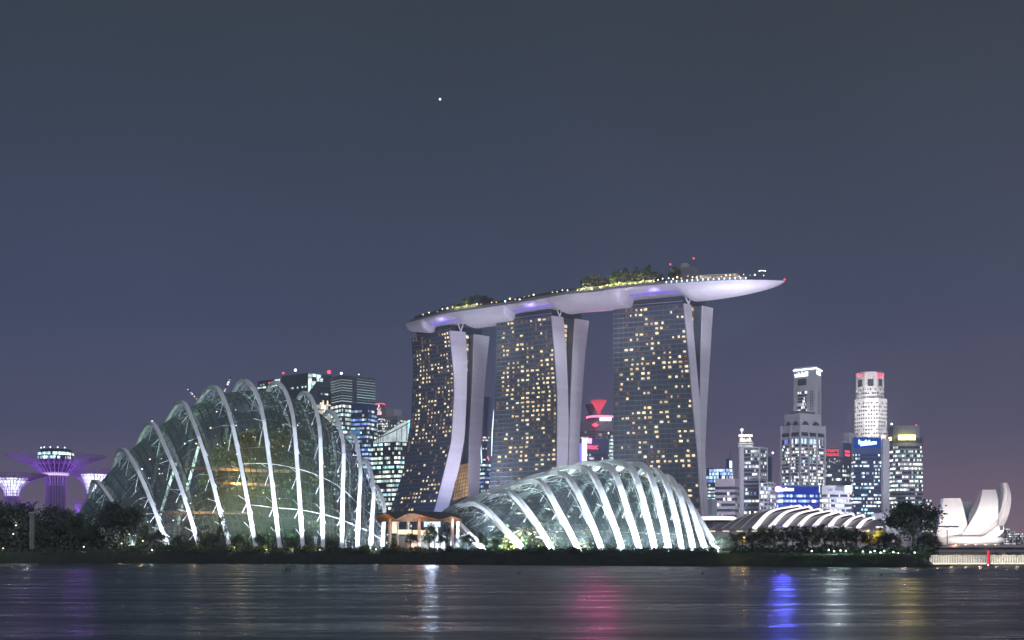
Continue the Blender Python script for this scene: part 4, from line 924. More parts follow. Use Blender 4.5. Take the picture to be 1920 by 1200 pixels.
r, po, z = tower('office_block', 'dark block carrying a red two line sign, left of the blue glass tower', 1548, 1580, 1598, d, 857, M['darkwall'], om('strait', DK, WHITE, 1.1, 2.2, .42, 4, 71), fl=6, wr=.5, o0=4, o1=18, yb=908, skip=10, vb=1200)
panel(r, po[0], po[1].lerp(po[0], .28), z - .5, z + 12, M['metal'], 'sign_board', .4); panel(r, po[1], po[2], z - .5, z + 20, M['bluewall'], 'roof_screen', .4)
SR = emit('sign_scarlet', (1, .07, .12), 2.6)
um = (po[1]-po[0]); cc = po[0].lerp(po[1], .37) + Vector((0, -1, 0))
text('STRAITS', r, cc + UP*(z + 8.6 - GZ), um, 4.0, SR, 'lettering', 17.5); text('TRADING', r, cc + UP*(z + 3.2 - GZ), um, 4.0, SR, 'lettering', 18)
u2 = po[2] - po[1]; c2 = po[1].lerp(po[2], .45)
text('STRAITS', r, c2 + UP*(z + 8.0 - GZ), u2, 3.4, SR, 'lettering', 13); text('TRADING', r, c2 + UP*(z + 3.2 - GZ), u2, 3.4, SR, 'lettering', 13)
rr = random.Random(3)
for k in range(12): q = po[0].lerp(po[1], rr.uniform(.02, .8)); mb = MB(); mb.ball(q + Vector((0, -1, z - GZ - rr.uniform(2, 9))), .55, 4); mb.build('roof_lamp', M['strip_white'], r)
r, po, z = tower('office_block', 'plain pale block rising behind the red two line sign', 1582, 1592, 1606, 1900, 811, M['palewall'], None, o0=10); mb = MB(); mb.prism(fpoly(1579, 1584, 1588, 1895, 4, 4), GZ, yz(826, 1895)); mb.build('annex', M['palewall'], r)
d = 2000                                               # stepped octagonal tower
r = thing('office_tower', GP(1631, d), 'floodlit white octagonal stepped tower with red roof lights', 'tower')
def octa(xc, hw, dd, rot=.18): c = GP(xc, dd); return [c + Vector((hw*math.cos(rot + 2*PI*k/8)*1.04, hw*math.sin(rot + 2*PI*k/8)*1.04, 0)) for k in range(8)]
wu = office('octagon_windows', (.02, .022, .025), WHITE, .55, 2.0, .10, 2, 5)
for name_, xc, hw, y0, y1, fl in (('lower_tier', 1632, 26.5, 1000, 747, 6.2), ('upper_tier', 1630.5, 23, 747, 697, 6.2)):
    oc = octa(xc, hw, d + 20); mb = MB(); mb.prism(oc, yz(y0, d), yz(y1, d)); tr_ = mb.build(name_, M['palewall'], r)
    nfl = int((yz(y1, d) - max(yz(y0, d), yz(830, d)))/fl)
    for k in range(nfl):
        zz = yz(y1, d) - (k+1)*fl - (24 if name_ == 'upper_tier' else 3)
        if name_ == 'upper_tier' and zz < yz(745, d): break
        mb = MB()
        for a, b_ in zip(oc, oc[1:] + oc[:1]):
            n2 = (b_-a).cross(UP).normalized()*.3
            for q in range(5):
                if (q + k) % 7 == 3: continue
                s0 = (q + .24)/5; s1 = (q + .74)/5; p0, p1 = a.lerp(b_, s0) + n2, a.lerp(b_, s1) + n2
                mb.face([p0 + UP*(zz - GZ), p1 + UP*(zz - GZ), p1 + UP*(zz + 2.7 - GZ), p0 + UP*(zz + 2.7 - GZ)], [(q*2.0, k+.2), (q*2.0+1.4, k+.2), (q*2.0+1.4, k+.8), (q*2.0, k+.8)])
        mb.build('window_panes', wu, tr_)
oc = octa(1630.5, 23, d + 20)
for a, b_ in ((oc[4], oc[5]), (oc[5], oc[6]), (oc[6], oc[7])):
    panel(r, a.lerp(b_, .25), a.lerp(b_, .75), yz(724, d), yz(711, d), M['darkwall'], 'dark_opening', .4); 
for x in (1610, 1648, 1653): mast(r, x, 700, 703, d - 4, 1.0, None, M['lamp_red'])
for a, b_ in ((oc[4], oc[5]), (oc[6], oc[7])): mb = MB(); mb.bar(a.lerp(b_, .2) + UP*(yz(701, d) - GZ) + Vector((0, -1, 0)), b_ + UP*(yz(701, d) - GZ) + Vector((0, -1, 0)), .7, 4); mb.build('red_roof_light', emit('roof_red', (1, .2, .3), 1.6) if a is oc[4] else bpy.data.materials['roof_red'], r)
for x, y, ty, e in ((1590, 800, 725, 330000), (1675, 800, 725, 330000), (1632, 850, 770, 420000), (1600, 880, 790, 260000), (1670, 880, 790, 260000)):
    lamp_at('SPOT', P(x, y, d - 75), e*1.25, (1, .97, .94), P(1632, ty, d), 80, 2, .9)
d = 1550
r, po, z = tower('office_tower', 'blue glass tower with scattered lit windows and a bright blue rooftop name sign', 1597, 1601, 1654, d, 820, M['bluewall'], om('stan', DB, COOL + WHITE, 1.1, 2.0, .40, 4, 81), fl=4.6, wr=.5, o0=14, o1=4, yb=968, skip=20, vb=1300)
panel(r, po[1], po[2], z - 13, z - .5, emit('blue_board', (.01, .09, .55), .8), 'sign_board', .5); glyphs(r, po[1].lerp(po[2], .48) + UP*(z - 6 - GZ) + Vector((0, -.5, 0)), po[2] - po[1], 24, 5.5, 11, emit('sign_skyhot', (.45, .78, 1), 7), 17)
mb = MB(); a = po[1].lerp(po[2], .22) + Vector((0, -1.4, z - GZ - 10.5)); mb.sweep([a, a + Vector((8, 0, 1.2)), a + Vector((15, 0, 1.6))], .4, 1.1, Vector((0, 1, 0))); mb.build('sign_stroke', bpy.data.materials['sign_skyhot'], r)
for k in range(9): q = po[1].lerp(po[2], (k + .5)/9); mast(r, CX + q.x/q.y*F, 821, 818, q.y, .4, M['bluewall'])
d = 1500
r, po, z = tower('service_tower', 'blank pale slab tower between the blue tower and the round cornered tower', 1652, 1656, 1668, d, 822, M['palewall'], None, o0=4, o1=3)
panel(r, po[0] + Vector((0, -.6, 0)), po[1].lerp(po[2], .4), z - 2, z + 4, emit('sign_pale', (1, .75, .75), 1.8), 'sign_panel')
mb = MB(); mb.prism(fpoly(1634, 1650, 1690, d - 100, 8, 8), GZ, yz(962, d - 100)); mb.build('podium', M['concrete'], r)
d = 1560                                               # rounded tower
r = thing('office_tower', GP(1697, d), 'round cornered banded tower with a glowing yellow and white sign panel', 'tower')
def rpoly(x0, x1, dd, n=12):
    a, b_ = GP(x0, dd), GP(x1, dd); w = (b_.x - a.x)/2; c = (a + b_)/2; return [c + Vector((w*math.copysign(abs(math.cos(q))**.55, math.cos(q)), w*.9*math.copysign(abs(math.sin(q))**.55, math.sin(q)), 0)) for q in [2*PI*k/(n*2) for k in range(n*2)]]
rp = rpoly(1667, 1726, d + 20); z = yz(830, d); mb = MB(); mb.prism(rp, GZ, z); mb.build('wall', M['greywall'], r)
bands(r, rp, yz(960, d), z - 3, 5.4, .5, om('round', DK, WHITE + COOL, 1.0, 2.4, .38, 5, 91), 1400, .3)
bands(r, rp, yz(960, d), z - 3 - 5.4*.5, 5.4, .28, M['concrete'], 0, .5, 'spandrel')
mb = MB(); mb.prism(rp, z, z + 6); mb.build('dark_storey', M['darkwall'], r)  # dark clad storey below the crown
mb = MB(); c0 = grow(rp, -3); c1 = grow(rp, 0); mb.grid([[Vector((p.x, p.y, z + 6)) for p in grow(rp, -1)], [Vector((p.x, p.y, yz(797, d))) for p in grow(rp, -1.5)]], True); mb.face([Vector((p.x, p.y, yz(797, d))) for p in grow(rp, -1.5)]); mb.build('crown', M['greywall'], r)
lamp_at('SPOT', P(1700, 822, d - 30), 90000, (1, .72, .12), Vector((P(1700, 822, d - 30).x*.3, 100, 0)), 50, 6, .9)  # added spot facing the bay, gives the yellow streak on the water
panel(r, GP(1684, d - 2), GP(1716, d - 2), yz(825, d), yz(816, d), emit('sign_yellow', (1, .86, .25), 9), 'sign_panel', .8); panel(r, GP(1667, d + 8), GP(1672, d + 5), yz(825, d), yz(819, d), bpy.data.materials['sign_yellow'], 'sign_panel', .8)
mast(r, 1672, 797, 795, d, .5, None, M['lamp_white']); mast(r, 1718, 797, 797.5, d + 5, .4, None, M['lamp_red'])
for x in (1680, 1690, 1700, 1710): mast(r, x, 797, 793, d + 10, .25)
r, po, z = tower('office_block', 'small low block with dotted lights right of the round cornered tower', 1722, 1735, 1748, 1800, 935, M['greywall'], om('whitefine', DK, WHITE, .8, 2, .45, 3, 6), fl=5, yb=1000, vb=1500)
for k, (x0, x1, y, lb) in enumerate(((1883, 1893, 990, 'tall thin distant block with blue white windows by the right edge'), (1893, 1904, 995, 'second distant block right of the thin blue windowed one'), (1904, 1925, 999, 'last distant block cut by the right edge of the view'), (1862, 1882, 1005, 'low wide distant block right of the lotus museum'))):
    r, po, z = tower('distant_block', lb, x0, (x0+x1)/2, x1, 2300 + 40*k, y, M['pinkwall'], om('whitefine', DK, WHITE, .8, 2, .45, 3, 6), fl=4.5, yb=1022, vb=1600 + 50*k, cat='building', group='distant blocks by the right edge')

for x, y, d, tx, ty, td, e in ((1500, 1015, 1230, 1490, 850, 1700, 1700000), (1640, 1015, 1250, 1660, 860, 1600, 1500000), (1400, 1015, 1250, 1400, 900, 1600, 800000)): lamp_at('SPOT', P(x, y, d), e, (.72, .76, 1), P(tx, ty, td), 80, 12, 1)   # added broad spots standing in for street glow on the right cluster
# ------------------------------------------------------------------ exhibition hall with arched roof bands
hall = thing('exhibition_hall', GP(1540, 690), 'long low hall with curved grey roof shells edged by glowing white arcs', 'hall')
ARC = [((1410, 991), (1442, 959), (1494, 948)), ((1440, 989), (1469, 961), (1513, 950)), ((1467, 987), (1492, 964), (1532, 954)), ((1492, 989), (1515, 967), (1553, 957)), ((1523, 987), (1541, 969), (1571, 959.5)), ((1552, 986), (1567, 970), (1594, 963)), ((1577, 988), (1593, 973), (1614, 965.5)), ((1605, 989), (1618, 975), (1633, 970))]
def arc3(a, d0=660):
    keys = [(0, Vector(a[0])), (.5, Vector(a[1])), (1, Vector(a[2]))]; r = []
    for k in range(13): u = k/12; v = catmull(keys, u); r.append(P(v.x, v.y, d0 + 34*u**1.3))
    last = r[-1]; r += [last + Vector((6, 18, -.5)), last + Vector((12, 40, -5))]; return r
arcs = [arc3(a) for a in ARC]
endarc = arc3(((1640, 990), (1645, 977), (1652, 972))); endarc2 = arc3(((1660, 991), (1660, 984), (1659, 980)))
pre = [arc3(((1330, 993), (1340, 988), (1352, 985))), arc3(((1352, 992), (1376, 976), (1400, 967))), arc3(((1368, 992), (1398, 969), (1436, 957))), arc3(((1388, 992), (1420, 964), (1470, 950)))]
seq = pre + arcs
for i in range(len(pre)):
    nxt = pre[i+1] if i+1 < len(pre) else arcs[0]
    mb = MB(); mb.grid([pre[i], [p for p in nxt]]); mb.build('roof_shell', M['roofgrey'], hall, smooth=True)
    mb = MB(); mb.tube([p + Vector((0, -.2, .1)) for p in pre[i]], .22, 5); mb.build('roof_seam', M['palewall'], hall)
for i, a in enumerate(arcs):
    nxt = arcs[i+1] if i+1 < len(arcs) else endarc
    lowr = [p - UP*(1.6*min(1, k/3)) + Vector((.6, .5, 0)) for k, p in enumerate(a)]
    mb = MB(); mb.grid([lowr, nxt]); mb.build('roof_shell', M['roofgrey'], hall, smooth=True)
    mb = MB(); mb.sweep([p + Vector((1.1, -.3, 0)) for p in a[:14]], lambda u: 2.3*(1 - .55*u), .9, Vector((1, 0, .2))); mb.build('lit_riser', M['strip_white'], hall)  # white roof riser, its hidden cove lighting put in as emission
mb = MB(); mb.grid([endarc, endarc2]); mb.build('roof_shell', M['roofgrey'], hall, smooth=True)
mb = MB(); mb.prism([GP(1326, 662), GP(1662, 662), GP(1662, 740), GP(1326, 740)], GZ, yz(990, 662)); mb.build('wall', M['concrete'], hall)
mb = MB(); 
for k in range(12): x = 1335 + 26*k; mb.box(P(x, 996, 661), 3.5, .4, .6)
mb.build('wall_lights', WIN[3], hall)
panel(hall, GP(1642, 661), GP(1655, 661), yz(990, 661), yz(987, 661), M['strip_white'], 'end_window'); panel(hall, GP(1663, 659), GP(1700, 659), yz(1030, 659), yz(1003, 659), M['pinkwall'], 'foyer_wall'); panel(hall, GP(1672, 658), GP(1676, 658), yz(1020, 658), yz(1004, 658), emit('foyer_glow', (.85, .75, 1), 1.6), 'lit_pane', .8)
rf = thing('low_roof_building', GP(1345, 760), 'small low building with a glowing white roof edge under the right hotel tower', 'building')
mb = MB(); mb.lathe(P(1343, 973, 770), [(12, -1), (11, 1), (6, 2.2), (.3, 2.6)], 20); mb.build('roof', M['white'], rf); mb = MB(); mb.lathe(P(1343, 973, 770), [(12.4, -1), (12.6, .6), (11, 1.4)], 20, cap=False); mb.build('roof_edge_light', M['strip_white'], rf)
mb = MB(); mb.lathe(Vector((P(1343, 973, 770).x, 770, GZ)), [(9, 0), (9, yz(975, 770) - GZ)], 16); mb.build('wall', M['roofgrey'], rf)
for x in (1440, 1505, 1570, 1620): lamp_at('SPOT', P(x, 1000, 600), 12000, (1, .9, .95), P(x + 20, 965, 690), 90, 1)

# ------------------------------------------------------------------ lotus shaped museum
mus = thing('lotus_museum', GP(1815, 1000), 'white lotus shaped museum with upturned petals, floodlit beside the bridge', 'museum')
def petal(levels, d, dark=True, name='petal'):
    """levels: y, outer-left x, outer-right x, inner-left x, inner-right x, depth shift, thickness"""
    mb = MB(); rowsf = []; 
    for (y, xl, xr, il, ir, ds, th) in levels:
        rowsf.append([P(xl, y, d + ds), P((xl+xr)/2, y, d + ds - 1.5), P(xr, y, d + ds), Vector((P(ir, y, d + ds + th).x, d + ds + th, yz(y, d + ds))), Vector((P(il, y, d + ds + th).x, d + ds + th, yz(y, d + ds)))])
    mb.grid(rowsf, True); mb.face(list(reversed(rowsf[0])))
    o = mb.build(name, M['white'], mus, smooth=False)
    tp = rowsf[0]; c = sum(tp, Vector())/5; mb = MB(); mb.face([c + (p-c)*.8 + UP*.3 for p in tp]); mb.build('skylight', M['darkwall'], o)
    return o
def smooth_levels(ls, n=14):
    keys = [(k, l) for k, l in enumerate(ls)]; out = []
    ks = [[(k, Vector((l[j], 0))) for k, l in keys] for j in range(7)]
    for s_ in range(n+1): out.append([catmull(ks[j], s_/n*(len(ls)-1)).x for j in range(7)])
    return out
petal(smooth_levels([(934, 1769, 1801, 1764, 1798, -2, 16), (958, 1764.5, 1808, 1761, 1804, -4, 18), (985, 1760, 1814, 1758, 1812, -3, 20), (1008, 1757, 1818, 1760, 1818, 2, 22), (1024, 1776, 1822, 1776, 1822, 10, 18)]), 985)
petal(smooth_levels([(918, 1842.5, 1867, 1838, 1864, 4, 14), (935, 1839, 1871, 1830, 1866, 0, 18), (955, 1832.5, 1872, 1820, 1866, -3, 22), (978, 1820, 1870.5, 1814, 1866, -4, 24), (1000, 1806, 1868, 1810, 1864, 0, 24), (1024, 1786, 1842, 1790, 1840, 10, 16)]), 980)
petal(smooth_levels([(905, 1881.5, 1889, 1873, 1885, 6, 14), (920, 1883, 1894, 1872.5, 1886, 4, 16), (937, 1881, 1896, 1871.5, 1888, 3, 18), (958, 1875, 1893, 1870, 1886, 3, 20), (980, 1862, 1885, 1864, 1880, 4, 22), (1000, 1846, 1871, 1850, 1868, 6, 20), (1020, 1826, 1846, 1828, 1846, 10, 14)]), 986)
petal(smooth_levels([(986, 1871, 1882, 1868, 1878, -3, 10), (998, 1856, 1881, 1856, 1874, -3, 14), (1010, 1836, 1864, 1838, 1860, 0, 16), (1021, 1822, 1842, 1822, 1842, 8, 12)], 8), 972)
petal(smooth_levels([(966, 1746, 1764, 1750, 1768, 26, 12), (985, 1748, 1775, 1754, 1780, 24, 14), (1008, 1756, 1790, 1760, 1790, 22, 14), (1022, 1774, 1800, 1776, 1800, 20, 10)], 8), 990)
petal(smooth_levels([(940, 1800, 1822, 1802, 1820, 40, 12), (965, 1802, 1826, 1804, 1824, 38, 14), (1000, 1804, 1830, 1806, 1828, 34, 14), (1020, 1810, 1830, 1812, 1828, 30, 10)], 8), 990)
mb = MB(); c = P(1812, 1025, 1000); mb.lathe(Vector((c.x, c.y, GZ)), [(15, 0), (16, 2.5), (24, 6), (30, 10.5), (26, 13), (5, 14)], 28); mb.build('bowl', M['white'], mus, smooth=True)
panel(mus, P(1873.5, 990, 968), P(1880.5, 990, 968), yz(994, 968), yz(986, 968), M['darkwall'], 'petal_window', .6)
mb = MB(); mb.prism([GP(1790, 968), GP(1870, 968), GP(1880, 985), GP(1780, 985)], GZ, yz(1021, 970)); mb.build('terrace', M['concrete'], mus)
for k in range(14): mb = MB(); mb.box(P(1792 + k*6.2, 1022 + (k % 3)*.5, 966.5), 1.2, .4, 1.0); mb.build('terrace_lamp', M['strip_white'] if k % 3 else M['lamp_warm'], mus)
for x, y, d, tx, ty, e in ((1775, 1030, 925, 1785, 965, 190000), (1835, 1030, 920, 1848, 960, 210000), (1900, 1030, 940, 1885, 945, 150000)): lamp_at('SPOT', P(x, y, d), e*.85, (1, .83, .76), P(tx, ty, 985), 80, 2, .9)
cp = thing('walkway_canopy', P(1762, 1020, 700), 'thin flat lit canopy roof reaching out in front of the lotus museum', 'canopy')
mb = MB(); mb.prism([P(1740, 985, 700), P(1798, 990, 700), P(1798, 988, 716), P(1740, 984, 716)], yz(987.5, 700), yz(985.5, 700)); mb.build('roof', M['palewall'], cp)
mb = MB()
for x in (1746, 1776): mb.bar(GP(x, 706), P(x, 987, 706), .3, 6)
mb.build('post', M['steel'], cp)

# ------------------------------------------------------------------ bridge, quay, railing and beacon on the right
br_ = thing('road_bridge', GP(1850, 340), 'long low concrete road bridge at the right edge, lit from below', 'bridge')
d = 345
mb = MB(); mb.prism([GP(1752, d), GP(2300, d - 8), GP(2300, d + 14), GP(1752, d + 22)], yz(1036, d), yz(1025.5, d)); mb.build('deck', M['greywall'], br_)
mb = MB(); mb.prism([GP(1748, d - 1), GP(2300, d - 9), GP(2300, d - 8.4), GP(1748, d - .4)], yz(1026.5, d), yz(1022, d)); mb.build('parapet', M['pinkwall'], br_)
for x in (1879, 1915, 1990): mb = MB(); mb.box(GP(x, d + 8, yz(1047, d)), 1.6, 8, yz(1036, d) - yz(1058, d)); mb.build('pier', M['concrete'], br_)
mb = MB(); mb.prism([GP(1750, d + 9), GP(2300, d + 9), GP(2300, d + 12), GP(1750, d + 12)], .5, yz(1037, d)); mb.build('abutment_wall', M['pinkwall'], br_)
for x in (1770, 1800, 1835, 1868, 1900): lamp_at('POINT', P(x, 1044, d + 4), 130, (1, .80, .55), radius=.4)
for x in (1790, 1850, 1905): lamp_at('POINT', P(x, 1021, d - 2), 110, (1, .55, .4), radius=.4)
for nm, lab, x0, x1, dd in (('railing', 'bright lit picket railing along the quay below the bridge, left of the red beacon', 1744, 1850, 300), ('railing', 'bright lit picket railing along the quay right of the red beacon', 1858, 1935, 304)):
    fe = thing(nm, GP(x0, dd, 1.4), lab, 'railing', 'lit railings under the bridge'); mb = MB(); x = x0
    pk = random.Random(x0)
    while x < x1: mb.box(P(x, 1048.5 + pk.uniform(-1, 1), dd), .2, .14, 1.9 + pk.uniform(-.3, .3)); x += 3.1
    mb.build('pickets', M['steel'], fe)
    mb = MB(); mb.bar(P(x0, 1041.5, dd), P(x1, 1041.5, dd), .06); mb.bar(P(x0, 1055.5, dd), P(x1, 1055.5, dd), .09); mb.build('rails', M['steel'], fe)
    mb = MB(); mb.bar(P(x0, 1057, dd - .3), P(x1, 1057, dd - .3), .10); mb.build('edge_light', emit('rail_light', (1, .8, .5), 1.6) if x0 == 1744 else bpy.data.materials['rail_light'], fe)
    for k in range(4): lamp_at('POINT', P(x0 + (k+.5)*(x1-x0)/4, 1051, dd - 2.5), 200, (1, .85, .6), radius=.3)
qy = thing('quay_wall', GP(1840, 288, 0), 'sloping stone quay wall at the water under the bridge', 'wall')
mb = MB(); mb.grid([[GP(x, 284 + .4*math.sin(x*.3), -.4), GP(x, 289, .05), GP(x, 294, .42), GP(x, 335, .5)] for x in range(1736, 2100, 14)]); mb.build('wall', M['stone'], qy)
bc = thing('beacon_post', GP(1853, 290, .5), 'red glowing beacon post standing on the quay under the bridge', 'beacon')
mb = MB(); mb.lathe(P(1853, 1058, 290), [(.45, -1), (.45, 0), (.22, .1), (.22, 2.6), (.28, 2.65), (.28, 2.9), (.05, 3.2)], 12); mb.build('post', emit('beacon_red', (1, .03, .06), 1.6), bc)
mb = MB(); mb.lathe(P(1853, 1060, 290), [(1.1, -.6), (1.0, .2), (.5, .3)], 12); mb.build('base', M['metal'], bc); mb = MB(); mb.ball(P(1853, 1059, 288.8), .14, 5); mb.build('lamp', M['lamp_white'], bc)
def street_lamp(x, ytop, d, label, bulb='lamp_white', arm=True, energy=0):
    z = yz(ytop, d); r = thing('street_lamp', GP(x, d), label, 'street lamp', 'tall street lamps'); mb = MB(); mb.bar(GP(x, d, GZ - 3), P(x, ytop, d), .10, 6, .06); mb.build('pole', M['metal'], r)
    mb = MB(); mb.lathe(P(x, ytop, d), [(.05, .35), (.4, .2), (.42, 0)], 8); mb.build('lamp_hood', M['metal'], r); mb = MB(); mb.ball(P(x, ytop + .3, d), .26, 5); mb.build('bulb', M[bulb], r)
    if energy: lamp_at('POINT', P(x, ytop + 6, d - 1), energy, (1, .6, .2) if bulb != 'lamp_white' else (.9, 1, .95), radius=.3)
street_lamp(1776, 990, 360, 'tall slim street lamp in front of the lotus museum'); street_lamp(1628, 994, 330, 'street lamp rising out of the yellow lit tree', 'lamp_warm', energy=2500); street_lamp(1396, 1007, 322, 'orange street lamp among dark trees right of the low dome', 'lamp_orange', energy=700); street_lamp(1894, 1005, 520, 'small bright street lamp far right beyond the bridge')

# ------------------------------------------------------------------ tree shaped light towers at the left
def supertree(label, x, d, ytop, xl, xr, xtl, xtr, yneck, white, cafe, ybase=955, seed=1):
    k_ = d/F; r = thing('tree_tower', GP(x, d), label, 'light tower', 'tree shaped light towers'); c = GP(x, d)
    zt, zn = yz(ytop, d), yz(yneck, d); rt_ = (xtr - xtl)/2*k_; rc = (xr - xl)/2*k_
    def prof(u):   # u 0 neck .. 1 rim
        return rt_*(1 + .12*u) + (rc - rt_)*(u**2.6), zn + (zt - zn)*u
    mb = MB(); mb.lathe(c, [(rt_*1.1, 0), (rt_*.96, zn*.5 - GZ), (rt_*.92, zn - GZ)], 20); mb.build('trunk', M['leaf_dark'], r)
    PUR = bpy.data.materials.get('branch_violet') or pm('branch_violet', (.45, .28, .62), .4, .2, .15)
    nb = 40; mb = MB()
    for q in range(nb):
        a = 2*PI*q/nb; path = [c + Vector((rt_*math.cos(a), rt_*math.sin(a), 0))] + [c + Vector((prof(u)[0]*math.cos(a), prof(u)[0]*math.sin(a), prof(u)[1] - GZ)) for u in [j/12 for j in range(13)]]
        mb.tube(path, [.16]*4 + [.13]*10, 4)
        for sg in (-1, 1):
            a2 = a + sg*2*PI/nb*1.5; mb.bar(path[9], c + Vector((prof(1)[0]*math.cos(a2), prof(1)[0]*math.sin(a2), prof(1)[1] - GZ)), .13)
    for u in (.1, .25, .4, .55, .7, .85, 1): mb.tube([c + Vector((prof(u)[0]*math.cos(2*PI*q/40), prof(u)[0]*math.sin(2*PI*q/40), prof(u)[1] - GZ)) for q in range(41)], .13, 4, cap=False)
    mb.build('branches', PUR, r)
    mb = MB(); inner = [(rt_*.8, zn - GZ - 2), (rt_*.9 + (rc*.42-rt_*.9)*.2, zn + (zt-zn)*.35 - GZ), (rc*.44, zn + (zt-zn)*.80 - GZ)]
    mb.lathe(c, inner, 28, cap=False); fn = mb.build('inner_funnel', emit('funnel_white', (.88, .93, 1), 2.4, None, .5, .35) if white and 'funnel_white' not in bpy.data.materials else (bpy.data.materials['funnel_white'] if white else M['metal']), r)
    mb = MB()
    for q in range(24): a = 2*PI*q/24; mb.tube([c + Vector((rr_*1.02*math.cos(a), rr_*1.02*math.sin(a), z_)) for rr_, z_ in inner], .2, 4)
    mb.build('funnel_ribs', M['steel'], fn)
    if not white:
        mb = MB(); mb.lathe(c, [(prof(.32)[0]*.93, prof(.32)[1] - GZ), (prof(.42)[0]*.93, prof(.42)[1] - GZ)], 28, cap=False); mb.build('light_ring', emit('ring_violet', (.8, .62, 1), 1.5), r)
    if cafe:
        mb = MB(); zc = zt - GZ - 3; mb.lathe(c, [(rc*.16, zc - 5), (rc*.34, zc), (rc*.36, zc + 4.5), (rc*.30, zc + 6.5)], 28); cf = mb.build('sky_cafe', M['darkwall'], r)
        for zz in (zc - 2, zc + 1.0, zc + 3.2):
            rr_ = rc*.355 if zz > zc else rc*.29; mb = MB(); mb.ring([c + Vector((rr_*1.02*math.cos(2*PI*q/28), rr_*1.02*math.sin(2*PI*q/28), 0)) for q in range(28)], zz + GZ, zz + GZ + 1.5, int(zz*10)); mb.build('window_band', om('cafe', DK, COOL + [(.4, .95, .9)], 1.7, 1.1, .55, 3, 7), cf)
        for q in range(5): a = -2.6 + q*.5; mb = MB(); mb.ball(c + Vector((rc*.3*math.cos(a), rc*.3*math.sin(a), zc + 7.3)), .4, 4); mb.build('roof_lamp', M['strip_cyan'], cf)
    V = (.42, .10, 1)
    for q in range(6): a = 2*PI*q/6 + .3; rr_, z_ = prof(.55); lamp_at('POINT', c + Vector((rr_*1.5*math.cos(a), rr_*1.5*math.sin(a), z_ - GZ - 4)), (900 if white else 2200)*(k_/.3)**2, V, radius=.8)
    lamp_at('POINT', c + Vector((0, 0, prof(.5)[1] - GZ + 2)), 3500, V, radius=1)
supertree('central tallest tree shaped light tower with a round lit rooftop cafe and violet branches', 105, 680, 855, 18, 194, 88, 124, 910, False, True)
supertree('tree shaped light tower with a bright white funnel, cut by the left edge', 22, 640, 889, -40, 84, 8, 37, 930, True, False)
supertree('tree shaped light tower with a bright white funnel, half hidden behind the tall dome', 178, 720, 881, 122, 236, 162, 194, 926, True, False)
def mini(label, x, d, ytop, hw):
    r = thing('tree_tower', GP(x, d), label, 'light tower', 'tree shaped light towers'); c = GP(x, d); z = yz(ytop, d) - GZ; w = hw*d/F; mb = MB()
    for q in range(20):
        a = 2*PI*q/20; mb.tube([c + Vector((w*.2*math.cos(a), w*.2*math.sin(a), 0)), c + Vector((w*.2*math.cos(a), w*.2*math.sin(a), z*.6)), c + Vector((w*.5*math.cos(a), w*.5*math.sin(a), z*.9)), c + Vector((w*math.cos(a), w*math.sin(a), z))], .2, 4)
    mb.build('branches', bpy.data.materials['branch_violet'], r); mb = MB(); mb.lathe(c, [(w*.18, 0), (w*.18, z*.6), (w*.42, z*.88)], 12); mb.build('trunk', M['leaf_dark'], r); lamp_at('POINT', c + Vector((0, -w, z*.75)), 2200, (.5, .25, 1), radius=.6)
mini('small distant violet tree tower low between the two large ones', 50, 760, 938, 24); mini('small distant violet tree tower right of the central one, low at the dome tip', 148, 800, 936, 16)

# ------------------------------------------------------------------ timber canopy pavilion between the domes
pav = thing('canopy_pavilion', GP(795, 372), 'open pavilion with a wavy timber lined canopy on pale columns, between the two domes', 'pavilion')
def wav(x, y, q): return 5.0*0 + .9*math.sin((x - 712)*.085) * (1 if q else .4)
LO = [(706, 966), (728, 963), (742, 974.5), (764, 962.5), (776, 962), (800, 968.5), (824, 974), (848, 968), (866, 973)]
HI = [(706, 962), (728, 960.5), (765, 957.5), (800, 958.5), (838, 960.5), (857, 963.5), (866, 970)]
top = []; bot = []; fas = []
for j in range(9):
    d = 355 + 4.5*j; r_ = []; b2 = []
    for k in range(65):
        x = 706 + 160*k/64; zl = yz(interp(LO, x), 355); zh = yz(interp(HI, x), 355)
        r_.append(GP(x, d, zh + .12*j)); m_ = min(1, j/2.2); b2.append(GP(x, d, zl*(1 - m_) + min(zl, yz(975.5, 355))*m_ + (.10*max(0, j-3))))
    top.append(r_); bot.append(b2)
mb = MB(); mb.grid(top); mb.grid([top[0], bot[0]]); mb.build('roof', M['metal'], pav); mb = MB(); mb.grid([[p - UP*.03 for p in r_] for r_ in bot]); mb.build('soffit', M['wood'], pav)
for x in (731, 745, 765, 786, 806, 818, 848, 858): 
    dd = 360 if x in (731, 786, 848) else 378
    mb = MB(); mb.lathe(GP(x, dd, GZ - 1), [(.55, 0), (.42, yz(972, dd) - GZ + 1)], 10); mb.build('column', M['palewall'], pav)
mb = MB(); mb.prism([GP(728, 378), GP(835, 378), GP(835, 392), GP(728, 392)], GZ, yz(1005, 378)); mb.build('terrace', M['concrete'], pav)
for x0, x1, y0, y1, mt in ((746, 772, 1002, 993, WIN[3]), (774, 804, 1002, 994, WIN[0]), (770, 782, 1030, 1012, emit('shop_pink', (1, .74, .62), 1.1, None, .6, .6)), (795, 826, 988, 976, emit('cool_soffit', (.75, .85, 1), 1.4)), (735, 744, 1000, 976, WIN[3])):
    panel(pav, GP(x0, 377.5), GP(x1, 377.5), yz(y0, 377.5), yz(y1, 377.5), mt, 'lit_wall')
mb = MB(); mb.box(P(813, 998, 376), 2.2, .3, 1.0); mb.build('red_sign', M['darkwall'], pav)
